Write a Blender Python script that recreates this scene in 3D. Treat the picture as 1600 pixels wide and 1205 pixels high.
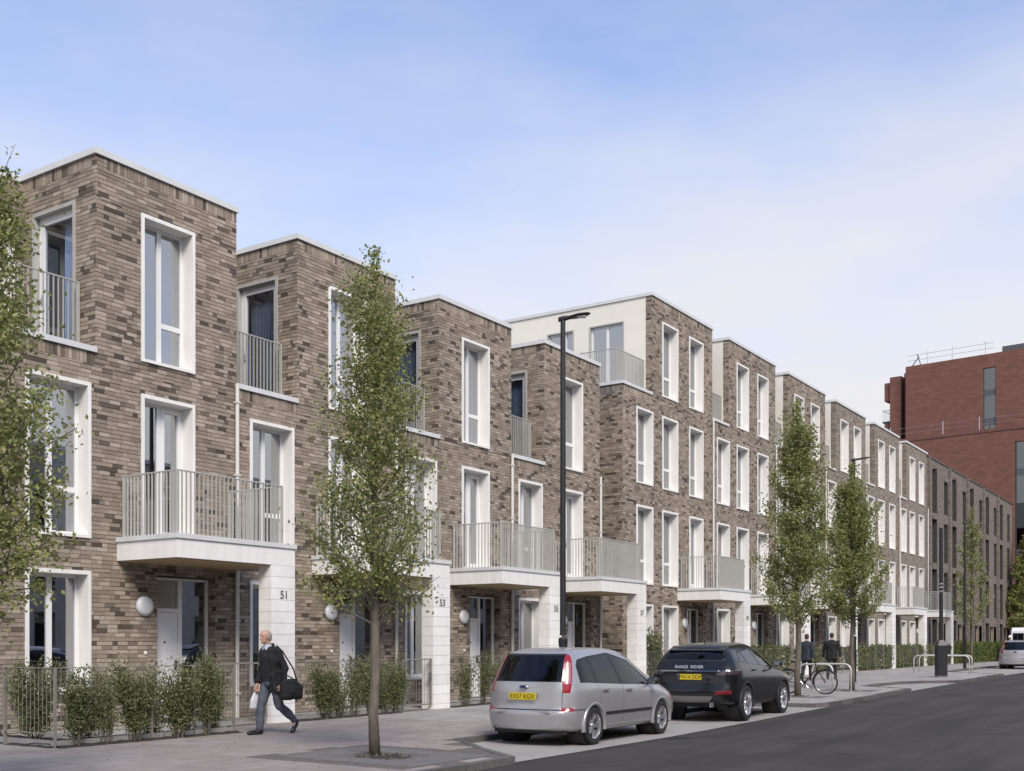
import bpy, bmesh, math, random
import numpy as np
from mathutils import Vector, Matrix
R = math.radians
random.seed(7); rng = np.random.default_rng(7)
for o in list(bpy.data.objects): bpy.data.objects.remove(o)
SC = bpy.context.scene; C = SC.collection

# ------------------------------------------------------------------ camera
TH = 0.5877
cam_d = bpy.data.cameras.new('camera'); cam = bpy.data.objects.new('camera', cam_d); C.objects.link(cam)
cam.location = (0, 0, 1.55)
cam.rotation_euler = (R(90), 0, TH - R(90))
cam_d.sensor_width = 36; cam_d.lens = 36 * 1738.9 / 1600
cam_d.shift_y = (1005.5 - 602.5) / 1600
cam_d.clip_start = .1; cam_d.clip_end = 3000
SC.camera = cam

# ------------------------------------------------------------------ world, sun, exposure
SUN_DIR = Vector((-.5, -.62, .75)).normalized()          # towards the sun: high, over the street, a little to the left
SUN_EL = math.asin(SUN_DIR.z); SUN_ROT = math.atan2(SUN_DIR.x, SUN_DIR.y)
W = bpy.data.worlds.new('World'); SC.world = W; W.use_nodes = True
nt = W.node_tree; nt.nodes.clear(); N = nt.nodes.new; LK = nt.links.new
wo = N('ShaderNodeOutputWorld'); bg = N('ShaderNodeBackground'); bg.inputs['Strength'].default_value = .1
sky = N('ShaderNodeTexSky'); sky.sky_type = 'NISHITA'; sky.sun_disc = False
sky.sun_elevation = SUN_EL; sky.sun_rotation = SUN_ROT
sky.air_density = 1.0; sky.dust_density = .6; sky.ozone_density = 2.0
tc = N('ShaderNodeTexCoord'); sep = N('ShaderNodeSeparateXYZ'); LK(tc.outputs['Generated'], sep.inputs[0])
mp = N('ShaderNodeMapping'); mp.inputs['Scale'].default_value = (1, 1, 3.2); LK(tc.outputs['Generated'], mp.inputs[0])
nz = N('ShaderNodeTexNoise'); nz.inputs['Scale'].default_value = 2.0; nz.inputs['Detail'].default_value = 5; nz.inputs['Roughness'].default_value = .56
LK(mp.outputs[0], nz.inputs['Vector'])
el = N('ShaderNodeMapRange'); el.inputs['From Min'].default_value = .20; el.inputs['From Max'].default_value = .55
el.inputs['To Min'].default_value = 1.0; el.inputs['To Max'].default_value = .16; LK(sep.outputs['Z'], el.inputs['Value'])
nm = N('ShaderNodeMapRange'); nm.inputs['From Min'].default_value = .3; nm.inputs['From Max'].default_value = .7
nm.inputs['To Min'].default_value = -.20; nm.inputs['To Max'].default_value = .30; LK(nz.outputs['Fac'], nm.inputs['Value'])
ad = N('ShaderNodeMath'); ad.operation = 'ADD'; ad.use_clamp = True; LK(el.outputs[0], ad.inputs[0]); LK(nm.outputs[0], ad.inputs[1])
mx = N('ShaderNodeMixRGB'); LK(ad.outputs[0], mx.inputs['Fac'])
skm = N('ShaderNodeMixRGB'); skm.blend_type = 'MULTIPLY'; skm.inputs['Fac'].default_value = 1; skm.inputs['Color2'].default_value = (1.62, 1.62, 1.88, 1)
LK(sky.outputs[0], skm.inputs['Color1']); LK(skm.outputs[0], mx.inputs['Color1'])
mx.inputs['Color2'].default_value = (6.2, 6.2, 6.5, 1)
LK(mx.outputs[0], bg.inputs['Color']); LK(bg.outputs[0], wo.inputs['Surface'])
sd = bpy.data.lights.new('sun', 'SUN'); sd.energy = 2.75; sd.angle = R(24); sd.color = (1, .925, .82)
sun = bpy.data.objects.new('sun', sd); C.objects.link(sun)
sun.rotation_euler = (-SUN_DIR).to_track_quat('-Z', 'Y').to_euler()
SC.view_settings.view_transform = 'Standard'; SC.view_settings.look = 'None'
SC.view_settings.exposure = 0.44; SC.view_settings.gamma = 1; SC.view_settings.use_curve_mapping = False
SC.render.engine = 'CYCLES'; SC.cycles.use_denoising = True; SC.cycles.max_bounces = 8; SC.cycles.transparent_max_bounces = 12

# ------------------------------------------------------------------ materials
def M(name, col, rough=.6, metal=0, var=0, vscale=4, bump=0, bscale=60, spec=.5, coat=0, stretch=(1, 1, 1)):
    m = bpy.data.materials.new(name); m.use_nodes = True; t = m.node_tree; b = t.nodes['Principled BSDF']
    b.inputs['Base Color'].default_value = (*col, 1); b.inputs['Roughness'].default_value = rough; b.inputs['Metallic'].default_value = metal
    b.inputs['Specular IOR Level'].default_value = spec
    if coat: b.inputs['Coat Weight'].default_value = coat; b.inputs['Coat Roughness'].default_value = .04
    if var or bump:
        g = t.nodes.new('ShaderNodeNewGeometry'); mp = t.nodes.new('ShaderNodeMapping'); mp.inputs['Scale'].default_value = stretch
        t.links.new(g.outputs['Position'], mp.inputs[0])
    if var:
        n = t.nodes.new('ShaderNodeTexNoise'); n.inputs['Scale'].default_value = vscale; n.inputs['Detail'].default_value = 6; n.inputs['Roughness'].default_value = .62
        t.links.new(mp.outputs[0], n.inputs['Vector'])
        r = t.nodes.new('ShaderNodeValToRGB')
        r.color_ramp.elements[0].position = .3; r.color_ramp.elements[1].position = .7
        r.color_ramp.elements[0].color = (*[max(0, c * (1 - var)) for c in col], 1); r.color_ramp.elements[1].color = (*[min(1, c * (1 + var)) for c in col], 1)
        t.links.new(n.outputs['Fac'], r.inputs[0]); t.links.new(r.outputs[0], b.inputs['Base Color'])
    if bump:
        n2 = t.nodes.new('ShaderNodeTexNoise'); n2.inputs['Scale'].default_value = bscale; n2.inputs['Detail'].default_value = 4
        t.links.new(mp.outputs[0], n2.inputs['Vector'])
        bp = t.nodes.new('ShaderNodeBump'); bp.inputs['Strength'].default_value = bump; bp.inputs['Distance'].default_value = .01
        t.links.new(n2.outputs['Fac'], bp.inputs['Height']); t.links.new(bp.outputs[0], b.inputs['Normal'])
    return m

def ramp_mat(name, stops, rough=.85, grain=.25, gscale=30, bump=.3, bscale=90, trans=0, spots=0):
    """colour picked at random for every island (brick, slab, leaf) of a mesh"""
    m = bpy.data.materials.new(name); m.use_nodes = True; t = m.node_tree; b = t.nodes['Principled BSDF']; L = t.links.new
    b.inputs['Roughness'].default_value = rough; b.inputs['Specular IOR Level'].default_value = .3
    g = t.nodes.new('ShaderNodeNewGeometry'); oi = t.nodes.new('ShaderNodeObjectInfo')
    a = t.nodes.new('ShaderNodeMath'); a.operation = 'ADD'; L(g.outputs['Random Per Island'], a.inputs[0]); L(oi.outputs['Random'], a.inputs[1])
    f = t.nodes.new('ShaderNodeMath'); f.operation = 'FRACT'; L(a.outputs[0], f.inputs[0])
    r = t.nodes.new('ShaderNodeValToRGB'); e = r.color_ramp.elements
    e[0].position = stops[0][0]; e[0].color = (*stops[0][1], 1); e[1].position = stops[-1][0]; e[1].color = (*stops[-1][1], 1)
    for p, c in stops[1:-1]: q = e.new(p); q.color = (*c, 1)
    L(f.outputs[0], r.inputs[0])
    n = t.nodes.new('ShaderNodeTexNoise'); n.inputs['Scale'].default_value = gscale; n.inputs['Detail'].default_value = 5
    L(g.outputs['Position'], n.inputs['Vector'])
    mr = t.nodes.new('ShaderNodeMapRange'); mr.inputs['From Min'].default_value = .3; mr.inputs['From Max'].default_value = .7
    mr.inputs['To Min'].default_value = 1 - grain; mr.inputs['To Max'].default_value = 1 + grain; L(n.outputs['Fac'], mr.inputs['Value'])
    n3 = t.nodes.new('ShaderNodeTexNoise'); n3.inputs['Scale'].default_value = .8; n3.inputs['Detail'].default_value = 5; mp3 = t.nodes.new('ShaderNodeMapping'); mp3.inputs['Scale'].default_value = (1, 1, .45); L(g.outputs['Position'], mp3.inputs[0]); L(mp3.outputs[0], n3.inputs['Vector'])
    mr3 = t.nodes.new('ShaderNodeMapRange'); mr3.inputs['From Min'].default_value = .3; mr3.inputs['From Max'].default_value = .7
    mr3.inputs['To Min'].default_value = .86; mr3.inputs['To Max'].default_value = 1.12; L(n3.outputs['Fac'], mr3.inputs['Value'])
    mm = t.nodes.new('ShaderNodeMath'); mm.operation = 'MULTIPLY'; L(mr.outputs[0], mm.inputs[0]); L(mr3.outputs[0], mm.inputs[1])
    x = t.nodes.new('ShaderNodeMixRGB'); x.blend_type = 'MULTIPLY'; x.inputs['Fac'].default_value = 1; L(r.outputs[0], x.inputs['Color1']); L(mm.outputs[0], x.inputs['Color2'])
    if spots:                                                            # dropped gum and drips
        for sc_, th, dk in ((spots, .045, .62), (spots * .37, .075, .8)):
            vo = t.nodes.new('ShaderNodeTexVoronoi'); vo.inputs['Scale'].default_value = sc_; L(g.outputs['Position'], vo.inputs['Vector'])
            ml = t.nodes.new('ShaderNodeMapRange'); ml.inputs['From Min'].default_value = th * .6; ml.inputs['From Max'].default_value = th; ml.inputs['To Min'].default_value = dk; ml.inputs['To Max'].default_value = 1; L(vo.outputs['Distance'], ml.inputs['Value'])
            x2 = t.nodes.new('ShaderNodeMixRGB'); x2.blend_type = 'MULTIPLY'; x2.inputs['Fac'].default_value = 1; L(x.outputs[0], x2.inputs['Color1']); L(ml.outputs[0], x2.inputs['Color2']); x = x2
    L(x.outputs[0], b.inputs['Base Color'])
    if bump:
        n2 = t.nodes.new('ShaderNodeTexNoise'); n2.inputs['Scale'].default_value = bscale; L(g.outputs['Position'], n2.inputs['Vector'])
        bp = t.nodes.new('ShaderNodeBump'); bp.inputs['Strength'].default_value = bump; bp.inputs['Distance'].default_value = .01
        L(n2.outputs['Fac'], bp.inputs['Height']); L(bp.outputs[0], b.inputs['Normal'])
    if trans:
        tr = t.nodes.new('ShaderNodeBsdfTranslucent'); ms = t.nodes.new('ShaderNodeMixShader'); ms.inputs[0].default_value = trans
        L(x.outputs[0], tr.inputs['Color']); L(b.outputs[0], ms.inputs[1]); L(tr.outputs[0], ms.inputs[2]); L(ms.outputs[0], t.nodes['Material Output'].inputs['Surface'])
    return m

def glass_mat(name, tint, ior=1.9, rough=.01):
    m = bpy.data.materials.new(name); m.use_nodes = True; t = m.node_tree; t.nodes.clear(); L = t.links.new
    o = t.nodes.new('ShaderNodeOutputMaterial'); g = t.nodes.new('ShaderNodeBsdfGlossy'); g.inputs['Roughness'].default_value = rough
    g.inputs['Color'].default_value = (.95, .97, 1, 1)
    tr = t.nodes.new('ShaderNodeBsdfTransparent'); tr.inputs['Color'].default_value = (*tint, 1)
    f = t.nodes.new('ShaderNodeFresnel'); f.inputs['IOR'].default_value = ior
    ge = t.nodes.new('ShaderNodeNewGeometry'); iv = t.nodes.new('ShaderNodeMath'); iv.operation = 'SUBTRACT'; iv.inputs[0].default_value = 1; L(ge.outputs['Backfacing'], iv.inputs[1])
    mu = t.nodes.new('ShaderNodeMath'); mu.operation = 'MULTIPLY'; L(f.outputs[0], mu.inputs[0]); L(iv.outputs[0], mu.inputs[1])   # reflect at the outer face only
    x = t.nodes.new('ShaderNodeMixShader'); L(mu.outputs[0], x.inputs[0]); L(tr.outputs[0], x.inputs[1]); L(g.outputs[0], x.inputs[2]); L(x.outputs[0], o.inputs['Surface'])
    return m

BR = [(0, (.070, .056, .044)), (.06, (.105, .084, .066)), (.12, (.165, .132, .103)), (.17, (.225, .181, .141)), (.45, (.272, .222, .175)), (.75, (.318, .262, .208)), (1, (.40, .337, .273))]
m_brick = ramp_mat('brown_brick', BR, grain=.17, gscale=38, bump=.15)
m_mortar = M('mortar', (.115, .093, .074), .95, var=.2, vscale=12)
m_brickfar = bpy.data.materials.new('brown_brick_far'); m_brickfar.use_nodes = True
def _far():
    t = m_brickfar.node_tree; b = t.nodes['Principled BSDF']; L = t.links.new; b.inputs['Roughness'].default_value = .9
    g = t.nodes.new('ShaderNodeNewGeometry'); s = t.nodes.new('ShaderNodeSeparateXYZ'); L(g.outputs['Position'], s.inputs[0])
    a = t.nodes.new('ShaderNodeMath'); L(s.outputs['X'], a.inputs[0]); L(s.outputs['Y'], a.inputs[1])
    c = t.nodes.new('ShaderNodeCombineXYZ'); L(a.outputs[0], c.inputs[0]); L(s.outputs['Z'], c.inputs[1])
    k = t.nodes.new('ShaderNodeTexBrick'); k.inputs['Scale'].default_value = 1; k.inputs['Brick Width'].default_value = .225; k.inputs['Row Height'].default_value = .078
    k.inputs['Mortar Size'].default_value = .009; k.inputs['Color1'].default_value = (.185, .149, .115, 1); k.inputs['Color2'].default_value = (.365, .304, .244, 1)
    k.inputs['Mortar'].default_value = (.095, .077, .062, 1); k.inputs['Bias'].default_value = .05; L(c.outputs[0], k.inputs['Vector'])
    n = t.nodes.new('ShaderNodeTexNoise'); n.inputs['Scale'].default_value = 4.5; n.inputs['Detail'].default_value = 5; n.inputs['Roughness'].default_value = .7; L(c.outputs[0], n.inputs['Vector'])
    r = t.nodes.new('ShaderNodeMapRange'); r.inputs['From Min'].default_value = .35; r.inputs['From Max'].default_value = .65; r.inputs['To Min'].default_value = .72; r.inputs['To Max'].default_value = 1.15
    L(n.outputs['Fac'], r.inputs['Value'])
    x = t.nodes.new('ShaderNodeMixRGB'); x.blend_type = 'MULTIPLY'; x.inputs['Fac'].default_value = 1; L(k.outputs[0], x.inputs['Color1']); L(r.outputs[0], x.inputs['Color2']); L(x.outputs[0], b.inputs['Base Color'])
_far()
m_white = M('white_coated_metal', (.77, .752, .715), .45, var=.07, vscale=4, stretch=(2, 2, .25))
m_frame = M('window_frame_white', (.72, .72, .71), .4)
m_coping = M('pale_grey_coping', (.60, .61, .60), .5, var=.06, vscale=2)
m_stone = ramp_mat('white_stone', [(0, (.74, .722, .688)), (1, (.82, .802, .766))], rough=.7, grain=.04, gscale=8, bump=.1)
m_joint = M('stone_joint', (.45, .44, .43), .9)
m_rail = M('stone_grey_painted_metal', (.40, .395, .365), .45, var=.05, vscale=3)
m_fence = M('dull_stone_grey_railing', (.215, .205, .18), .5)
m_soffit = M('timber_soffit', (.42, .31, .17), .6, var=.25, vscale=8, stretch=(1, 12, 1))
m_pipe = M('pale_downpipe', (.62, .60, .56), .5)
m_cream = M('cream_render', (.74, .71, .62), .85, var=.04, vscale=.8, bump=.08, bscale=150)
m_roof = M('roof_membrane', (.3, .3, .3), .9)
m_room = M('room_plaster', (.62, .61, .60), .9)
m_door = M('white_door_paint', (.80, .80, .80), .4)
m_glass = glass_mat('window_glass', (.50, .55, .62), 5.0)
m_glassl = glass_mat('door_glass', (.70, .76, .84), 1.9)
m_backing = M('blue_grey_backing', (.27, .275, .285), .9, var=.25, vscale=1.5, stretch=(3, 3, .6))  # sheet added behind the dark terrace door glass, standing in for a lit room
m_curtain = M('pale_curtain', (.78, .79, .82), .9, var=.12, vscale=3, stretch=(9, 9, .3))
m_dark = M('dark_fitting', (.03, .03, .032), .5)
m_number = M('dark_grey_numerals', (.12, .12, .125), .5)
m_lampglass = M('wall_light_glass', (.66, .68, .70), .35)
m_galv = M('dull_brushed_steel', (.56, .55, .52), .5, .35)
m_metal = M('stainless_steel', (.55, .55, .54), .3, 1)
m_black = M('black_painted_steel', (.016, .016, .018), .45, var=.1, vscale=5)
m_soil = M('garden_soil', (.035, .028, .022), 1, var=.5, vscale=18, bump=1, bscale=40)
m_bark = M('grey_brown_bark', (.125, .107, .082), .95, var=.35, vscale=14, bump=.6, bscale=40, stretch=(1, 1, .25))
m_leafA = ramp_mat('tree_leaves', [(0, (.16, .19, .065)), (.45, (.265, .29, .098)), (.8, (.345, .355, .125)), (1, (.44, .42, .19))], rough=.5, grain=.15, gscale=6, bump=0, trans=.46)
m_leafB = ramp_mat('shrub_leaves', [(0, (.10, .118, .05)), (.5, (.155, .175, .075)), (.85, (.21, .228, .10)), (1, (.27, .27, .14))], rough=.5, grain=.15, gscale=6, bump=0, trans=.3)
m_leafC = ramp_mat('hedge_leaves', [(0, (.075, .10, .03)), (.5, (.12, .15, .045)), (1, (.19, .21, .07))], rough=.5, grain=.15, gscale=6, bump=0, trans=.3)

# ------------------------------------------------------------------ helpers
def tag(o, label=None, cat=None, group=None, kind=None):
    if label: o['label'] = label
    if cat: o['category'] = cat
    if group: o['group'] = group
    if kind: o['kind'] = kind
    return o
def thing(name, label, cat, loc=(0, 0, 0), rz=0, group=None):
    o = bpy.data.objects.new(name, None); C.objects.link(o); o.location = loc; o.rotation_euler = (0, 0, rz); o.empty_display_size = .2
    return tag(o, label, cat, group)
def link(name, data, parent=None, loc=(0, 0, 0), rot=(0, 0, 0), kind=None):
    o = bpy.data.objects.new(name, data); C.objects.link(o); o.parent = parent; o.location = loc; o.rotation_euler = rot
    if kind: o['kind'] = kind
    return o
class MB:
    def __init__(s, org=(0, 0, 0)): s.v = []; s.f = []; s.org = Vector(org)
    def add(s, vs, fs):
        n = len(s.v); s.v += [tuple(Vector(p) - s.org) for p in vs]; s.f += [tuple(i + n for i in f) for f in fs]; return s
    def box(s, x0, x1, y0, y1, z0, z1):
        vs = [(x, y, z) for z in (z0, z1) for y in (y0, y1) for x in (x0, x1)]
        return s.add(vs, [(0, 2, 3, 1), (4, 5, 7, 6), (0, 1, 5, 4), (2, 6, 7, 3), (0, 4, 6, 2), (1, 3, 7, 5)])
    def quad(s, a, b, c, d): return s.add([a, b, c, d], [(0, 1, 2, 3)])
    def prism(s, poly, z0, z1):
        """poly: counter-clockwise xy outline"""
        n = len(poly); vs = [(x, y, z0) for x, y in poly] + [(x, y, z1) for x, y in poly]
        return s.add(vs, [tuple(range(n))[::-1], tuple(range(n, 2 * n))] + [(i, (i + 1) % n, (i + 1) % n + n, i + n) for i in range(n)])
    def tube(s, pts, r, n=8, cap=True):
        pts = [Vector(p) for p in pts]; rs = r if isinstance(r, (list, tuple)) else [r] * len(pts); vs = []; fs = []
        up = None
        for i, p in enumerate(pts):
            d = (pts[min(i + 1, len(pts) - 1)] - pts[max(i - 1, 0)]).normalized()
            if up is None: up = d.orthogonal().normalized()
            up = (up - d * up.dot(d)); up = up.normalized() if up.length > 1e-6 else d.orthogonal().normalized()
            w = d.cross(up)
            vs += [p + (up * math.cos(2 * math.pi * k / n) + w * math.sin(2 * math.pi * k / n)) * rs[i] for k in range(n)]
        for i in range(len(pts) - 1):
            for k in range(n): a = i * n + k; b = i * n + (k + 1) % n; fs.append((a, b, b + n, a + n))
        if cap: fs += [tuple(range(n))[::-1], tuple(range((len(pts) - 1) * n, len(pts) * n))]
        return s.add(vs, fs)
    def lathe(s, prof, n=24, c=(0, 0, 0), axis='z'):
        vs = []; fs = []
        for r, h in prof:
            for k in range(n):
                a = 2 * math.pi * k / n; p = (r * math.cos(a), r * math.sin(a), h)
                if axis == 'y': p = (p[0], p[2], p[1])
                vs.append(Vector(p) + Vector(c))
        m = len(prof)
        for i in range(m - 1):
            for k in range(n): a = i * n + k; b = i * n + (k + 1) % n; q = (a, b, b + n, a + n); fs.append(q if axis == 'z' else q[::-1])
        return s.add(vs, fs)
    def mesh(s, name, mat, smooth=False, auto=None):
        me = bpy.data.meshes.new(name); me.from_pydata(s.v, [], s.f); me.materials.append(mat)
        if smooth: me.shade_smooth()
        if auto is not None:
            me.shade_smooth(); bm = bmesh.new(); bm.from_mesh(me)
            for e in bm.edges:
                if len(e.link_faces) == 2 and e.calc_face_angle(0) > R(auto): e.smooth = False
            bm.to_mesh(me); bm.free()
        me.update(); return me
    def build(s, name, mat, parent=None, loc=(0, 0, 0), rot=(0, 0, 0), smooth=False, kind=None, auto=None):
        return link(name, s.mesh(name, mat, smooth, auto), parent, loc, rot, kind)
def npmesh(name, v, f, mat, smooth=False):
    """fast quad mesh from numpy arrays"""
    me = bpy.data.meshes.new(name); nv, nf = len(v), len(f)
    me.vertices.add(nv); me.vertices.foreach_set('co', np.asarray(v, np.float32).ravel())
    me.loops.add(nf * 4); me.loops.foreach_set('vertex_index', np.asarray(f, np.int32).ravel())
    me.polygons.add(nf); me.polygons.foreach_set('loop_start', np.arange(0, nf * 4, 4, dtype=np.int32))
    me.update(calc_edges=True); me.validate(); me.materials.append(mat)
    me.shade_smooth() if smooth else me.shade_flat()
    return me
def text_mesh(name, body, size, mat, extrude=.005, align='CENTER', offset=0):
    cu = bpy.data.curves.new(name, 'FONT'); cu.body = body; cu.size = size; cu.extrude = extrude; cu.align_x = align; cu.offset = offset
    o = bpy.data.objects.new(name, cu); C.objects.link(o); bpy.context.view_layer.update()
    me = bpy.data.meshes.new_from_object(o.evaluated_get(bpy.context.evaluated_depsgraph_get())); bpy.data.objects.remove(o); bpy.data.curves.remove(cu)
    me.name = name; me.materials.clear(); me.materials.append(mat); return me
def ground_z(X): return float(np.interp(X, [0, 18, 33, 50, 70, 130], [0, 0, .13, .2, .23, .25]))
# ------------------------------------------------------------------ ground, road, pavements
m_asph = M('asphalt', (.052, .047, .0435), .82, bump=.6, bscale=130, spec=.25)
def _asphalt():
    t = m_asph.node_tree; b = t.nodes['Principled BSDF']; L = t.links.new; g = t.nodes.new('ShaderNodeNewGeometry'); prev = None
    col = t.nodes.new('ShaderNodeRGB'); col.outputs[0].default_value = (.052, .047, .0435, 1); cur = col.outputs[0]
    def mul(sock):
        nonlocal cur
        x = t.nodes.new('ShaderNodeMixRGB'); x.blend_type = 'MULTIPLY'; x.inputs['Fac'].default_value = 1; L(cur, x.inputs['Color1']); L(sock, x.inputs['Color2']); cur = x.outputs[0]
    def rng_(src, a, b_, c, d):
        m = t.nodes.new('ShaderNodeMapRange'); m.inputs['From Min'].default_value = a; m.inputs['From Max'].default_value = b_; m.inputs['To Min'].default_value = c; m.inputs['To Max'].default_value = d; L(src, m.inputs['Value']); return m.outputs[0]
    def noise(scale, st, det=5):
        mp = t.nodes.new('ShaderNodeMapping'); mp.inputs['Scale'].default_value = st; L(g.outputs['Position'], mp.inputs[0]); n = t.nodes.new('ShaderNodeTexNoise'); n.inputs['Scale'].default_value = scale; n.inputs['Detail'].default_value = det; n.inputs['Roughness'].default_value = .65; L(mp.outputs[0], n.inputs['Vector']); return n.outputs['Fac']
    mul(rng_(noise(1.6, (.07, 1, 1)), .3, .7, .74, 1.30))                 # polish and dust drawn out along the road
    mul(rng_(noise(.5, (1, 1, 1), 3), .35, .65, .86, 1.14))              # patches
    mul(rng_(noise(70, (1, 1, 1), 2), .3, .7, .72, 1.28))                # aggregate
    mp = t.nodes.new('ShaderNodeMapping'); mp.inputs['Scale'].default_value = (.25, .5, 1); L(g.outputs['Position'], mp.inputs[0])
    v = t.nodes.new('ShaderNodeTexVoronoi'); v.feature = 'DISTANCE_TO_EDGE'; v.inputs['Scale'].default_value = .9; L(mp.outputs[0], v.inputs['Vector'])
    a = rng_(v.outputs['Distance'], .0, .006, .62, 1); w = rng_(noise(.35, (1, 1, 1), 2), .5, .56, 0, 1)
    x = t.nodes.new('ShaderNodeMixRGB'); x.inputs['Color1'].default_value = (1, 1, 1, 1); L(w, x.inputs['Fac']); L(a, x.inputs['Color2']); mul(x.outputs[0])
    v2 = t.nodes.new('ShaderNodeTexVoronoi'); v2.inputs['Scale'].default_value = .55; L(g.outputs['Position'], v2.inputs['Vector']); mul(rng_(v2.outputs['Distance'], .06, .16, .72, 1))   # oil drips
    L(cur, b.inputs['Base Color'])
_asphalt()
m_paver = ramp_mat('pink_grey_paving', spots=1.9, stops= [(0, (.255, .222, .203)), (.35, (.27, .234, .214)), (.7, (.275, .249, .229)), (1, (.288, .257, .237))], rough=.85, grain=.10, gscale=3, bump=.25, bscale=70)
m_pjoint = M('paving_joint', (.115, .10, .09), .95, var=.2, vscale=9)
m_paver2 = ramp_mat('pale_grey_paving', spots=1.5, stops= [(0, (.285, .268, .25)), (1, (.325, .305, .285))], rough=.85, grain=.08, gscale=3, bump=.2, bscale=70)
m_pjoint2 = M('pale_paving_joint', (.24, .225, .208), .95, var=.1, vscale=9)
m_bay = M('pale_bay_paving', (.295, .28, .26), .85, var=.12, vscale=1.2, bump=.2, bscale=60)
m_kerb = ramp_mat('dark_granite_kerb', [(0, (.085, .08, .075)), (1, (.13, .122, .115))], rough=.8, grain=.2, gscale=20)
m_pit = M('dark_pit_paving', (.135, .13, .125), .85, var=.2, vscale=6, bump=.2)
XS = [-40, -20, 0, 6, 10, 14, 18, 21, 24, 27, 30, 33, 38, 44, 50, 60, 70, 90, 110, 130, 180, 300, 1500]
def strip(name, ya, yb, off, mat, xs=XS, kind='structure'):
    mb = MB(); fa = ya if callable(ya) else (lambda x: ya); fb = yb if callable(yb) else (lambda x: yb)
    for x0, x1 in zip(xs, xs[1:]):
        mb.quad((x0, fa(x0), ground_z(x0) + off), (x1, fa(x1), ground_z(x1) + off), (x1, fb(x1), ground_z(x1) + off), (x0, fb(x0), ground_z(x0) + off))
    return mb.build(name, mat, kind=kind)
def edge_y(x): return float(np.interp(x, [0, 13, 22, 28, 37, 45, 56, 80], [8.45, 8.5, 8.6, 8.75, 9.0, 9.2, 9.35, 9.5]))
strip('ground', -900, 900, -.145, M('distant_ground', (.12, .12, .11), .95, var=.2, vscale=.1), xs=[-900] + XS)
road = strip('road', -5.5, lambda x: edge_y(x), -.1, m_asph)
strip('opposite_pavement', -14, -5.5, .0, m_bay)
bay = strip('parking_bay', lambda x: edge_y(x) , 10.9, -.094, m_bay, xs=[12.4, 14, 18, 22, 27.2])
strip('parking_bay', lambda x: edge_y(x), 10.9, -.094, m_bay, xs=[35.5, 38, 41, 44.6])
strip('parking_bay', lambda x: edge_y(x), 12.6, -.094, m_bay, xs=[53, 58, 64, 70, 80])
# raised pavement outline towards the road: build-outs between the bays
front = [(-40, 8.3), (0, 8.3), (8, 8.3), (11.5, 8.36), (12.72, 8.42), (13.6, 9.6), (14.6, 10.72), (18, 10.8), (22, 10.8), (26.3, 10.8), (26.55, 9.9), (26.7, 8.9), (27.2, 8.72), (28.2, 8.70), (31, 8.72), (34, 8.85), (35.9, 8.9),
         (36.5, 9.8), (37.3, 10.75), (39.2, 10.8), (41.2, 10.65), (42.6, 10.15), (43.3, 9.4), (43.9, 9.0), (45.5, 9.05), (49, 9.15), (53.2, 9.2), (54.2, 10.6), (55.6, 12.3), (60, 12.5), (72, 12.6), (79, 12.6), (80.5, 10), (84, 9.5), (130, 9.5), (300, 9.5)]
KW = .13
def pav_front(x): return float(np.interp(x, [p[0] for p in front], [p[1] for p in front]))
bed = MB(); bed2 = MB()
xs = sorted(set([p[0] for p in front] + [18, 21, 24, 30, 33, 50, 70]))
for x0, x1 in zip(xs, xs[1:]):
    (bed if x0 < 16 else bed2).quad((x0, pav_front(x0) + KW, ground_z(x0) - .006), (x1, pav_front(x1) + KW, ground_z(x1) - .006), (x1, 17.6, ground_z(x1) - .006), (x0, 17.6, ground_z(x0) - .006))
pavement = bed.build('pavement', m_pjoint, kind='structure'); bed2.build('paving_bed', m_pjoint2, pavement)
# kerb stones, each its own piece
kerb = None
def kerb_run(x0, x1):
    out = []
    p = [(a, b) for a, b in front if x0 <= a <= x1]
    for (ax, ay), (bx, by) in zip(p, p[1:]):
        L = math.hypot(bx - ax, by - ay); n = max(1, round(L / .915))
        for k in range(n):
            t0, t1 = k / n, (k + 1) / n; g = .004 / L
            out.append(((ax + (bx - ax) * (t0 + g), ay + (by - ay) * (t0 + g)), (ax + (bx - ax) * (t1 - g), ay + (by - ay) * (t1 - g))))
    return out
far_k = MB(); near_k = []
for a, b in kerb_run(-10, 100):
    if b[0] < 6.5 or a[0] > 84: continue
    d = Vector((b[0] - a[0], b[1] - a[1])); n = Vector((-d.y, d.x)).normalized() * KW; za, zb = ground_z(a[0]), ground_z(b[0])
    q = [(a[0], a[1]), (b[0], b[1]), (b[0] + n.x, b[1] + n.y), (a[0] + n.x, a[1] + n.y)]
    mb = far_k if a[0] > 55 else MB()
    j = random.uniform(-.002, .002)
    mb.add([(x, y, z - .16) for (x, y), z in zip(q, (za, zb, zb, za))] + [(x, y, z + .003 + j) for (x, y), z in zip(q, (za, zb, zb, za))],
           [(3, 2, 1, 0), (4, 5, 6, 7), (0, 1, 5, 4), (1, 2, 6, 5), (2, 3, 7, 6), (3, 0, 4, 7)])
    if mb is not far_k: near_k.append(mb)
kerb = far_k.build('kerb', m_kerb, kind='structure')
for mb in near_k: mb.build('kerb_stone', m_kerb, kerb)
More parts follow.
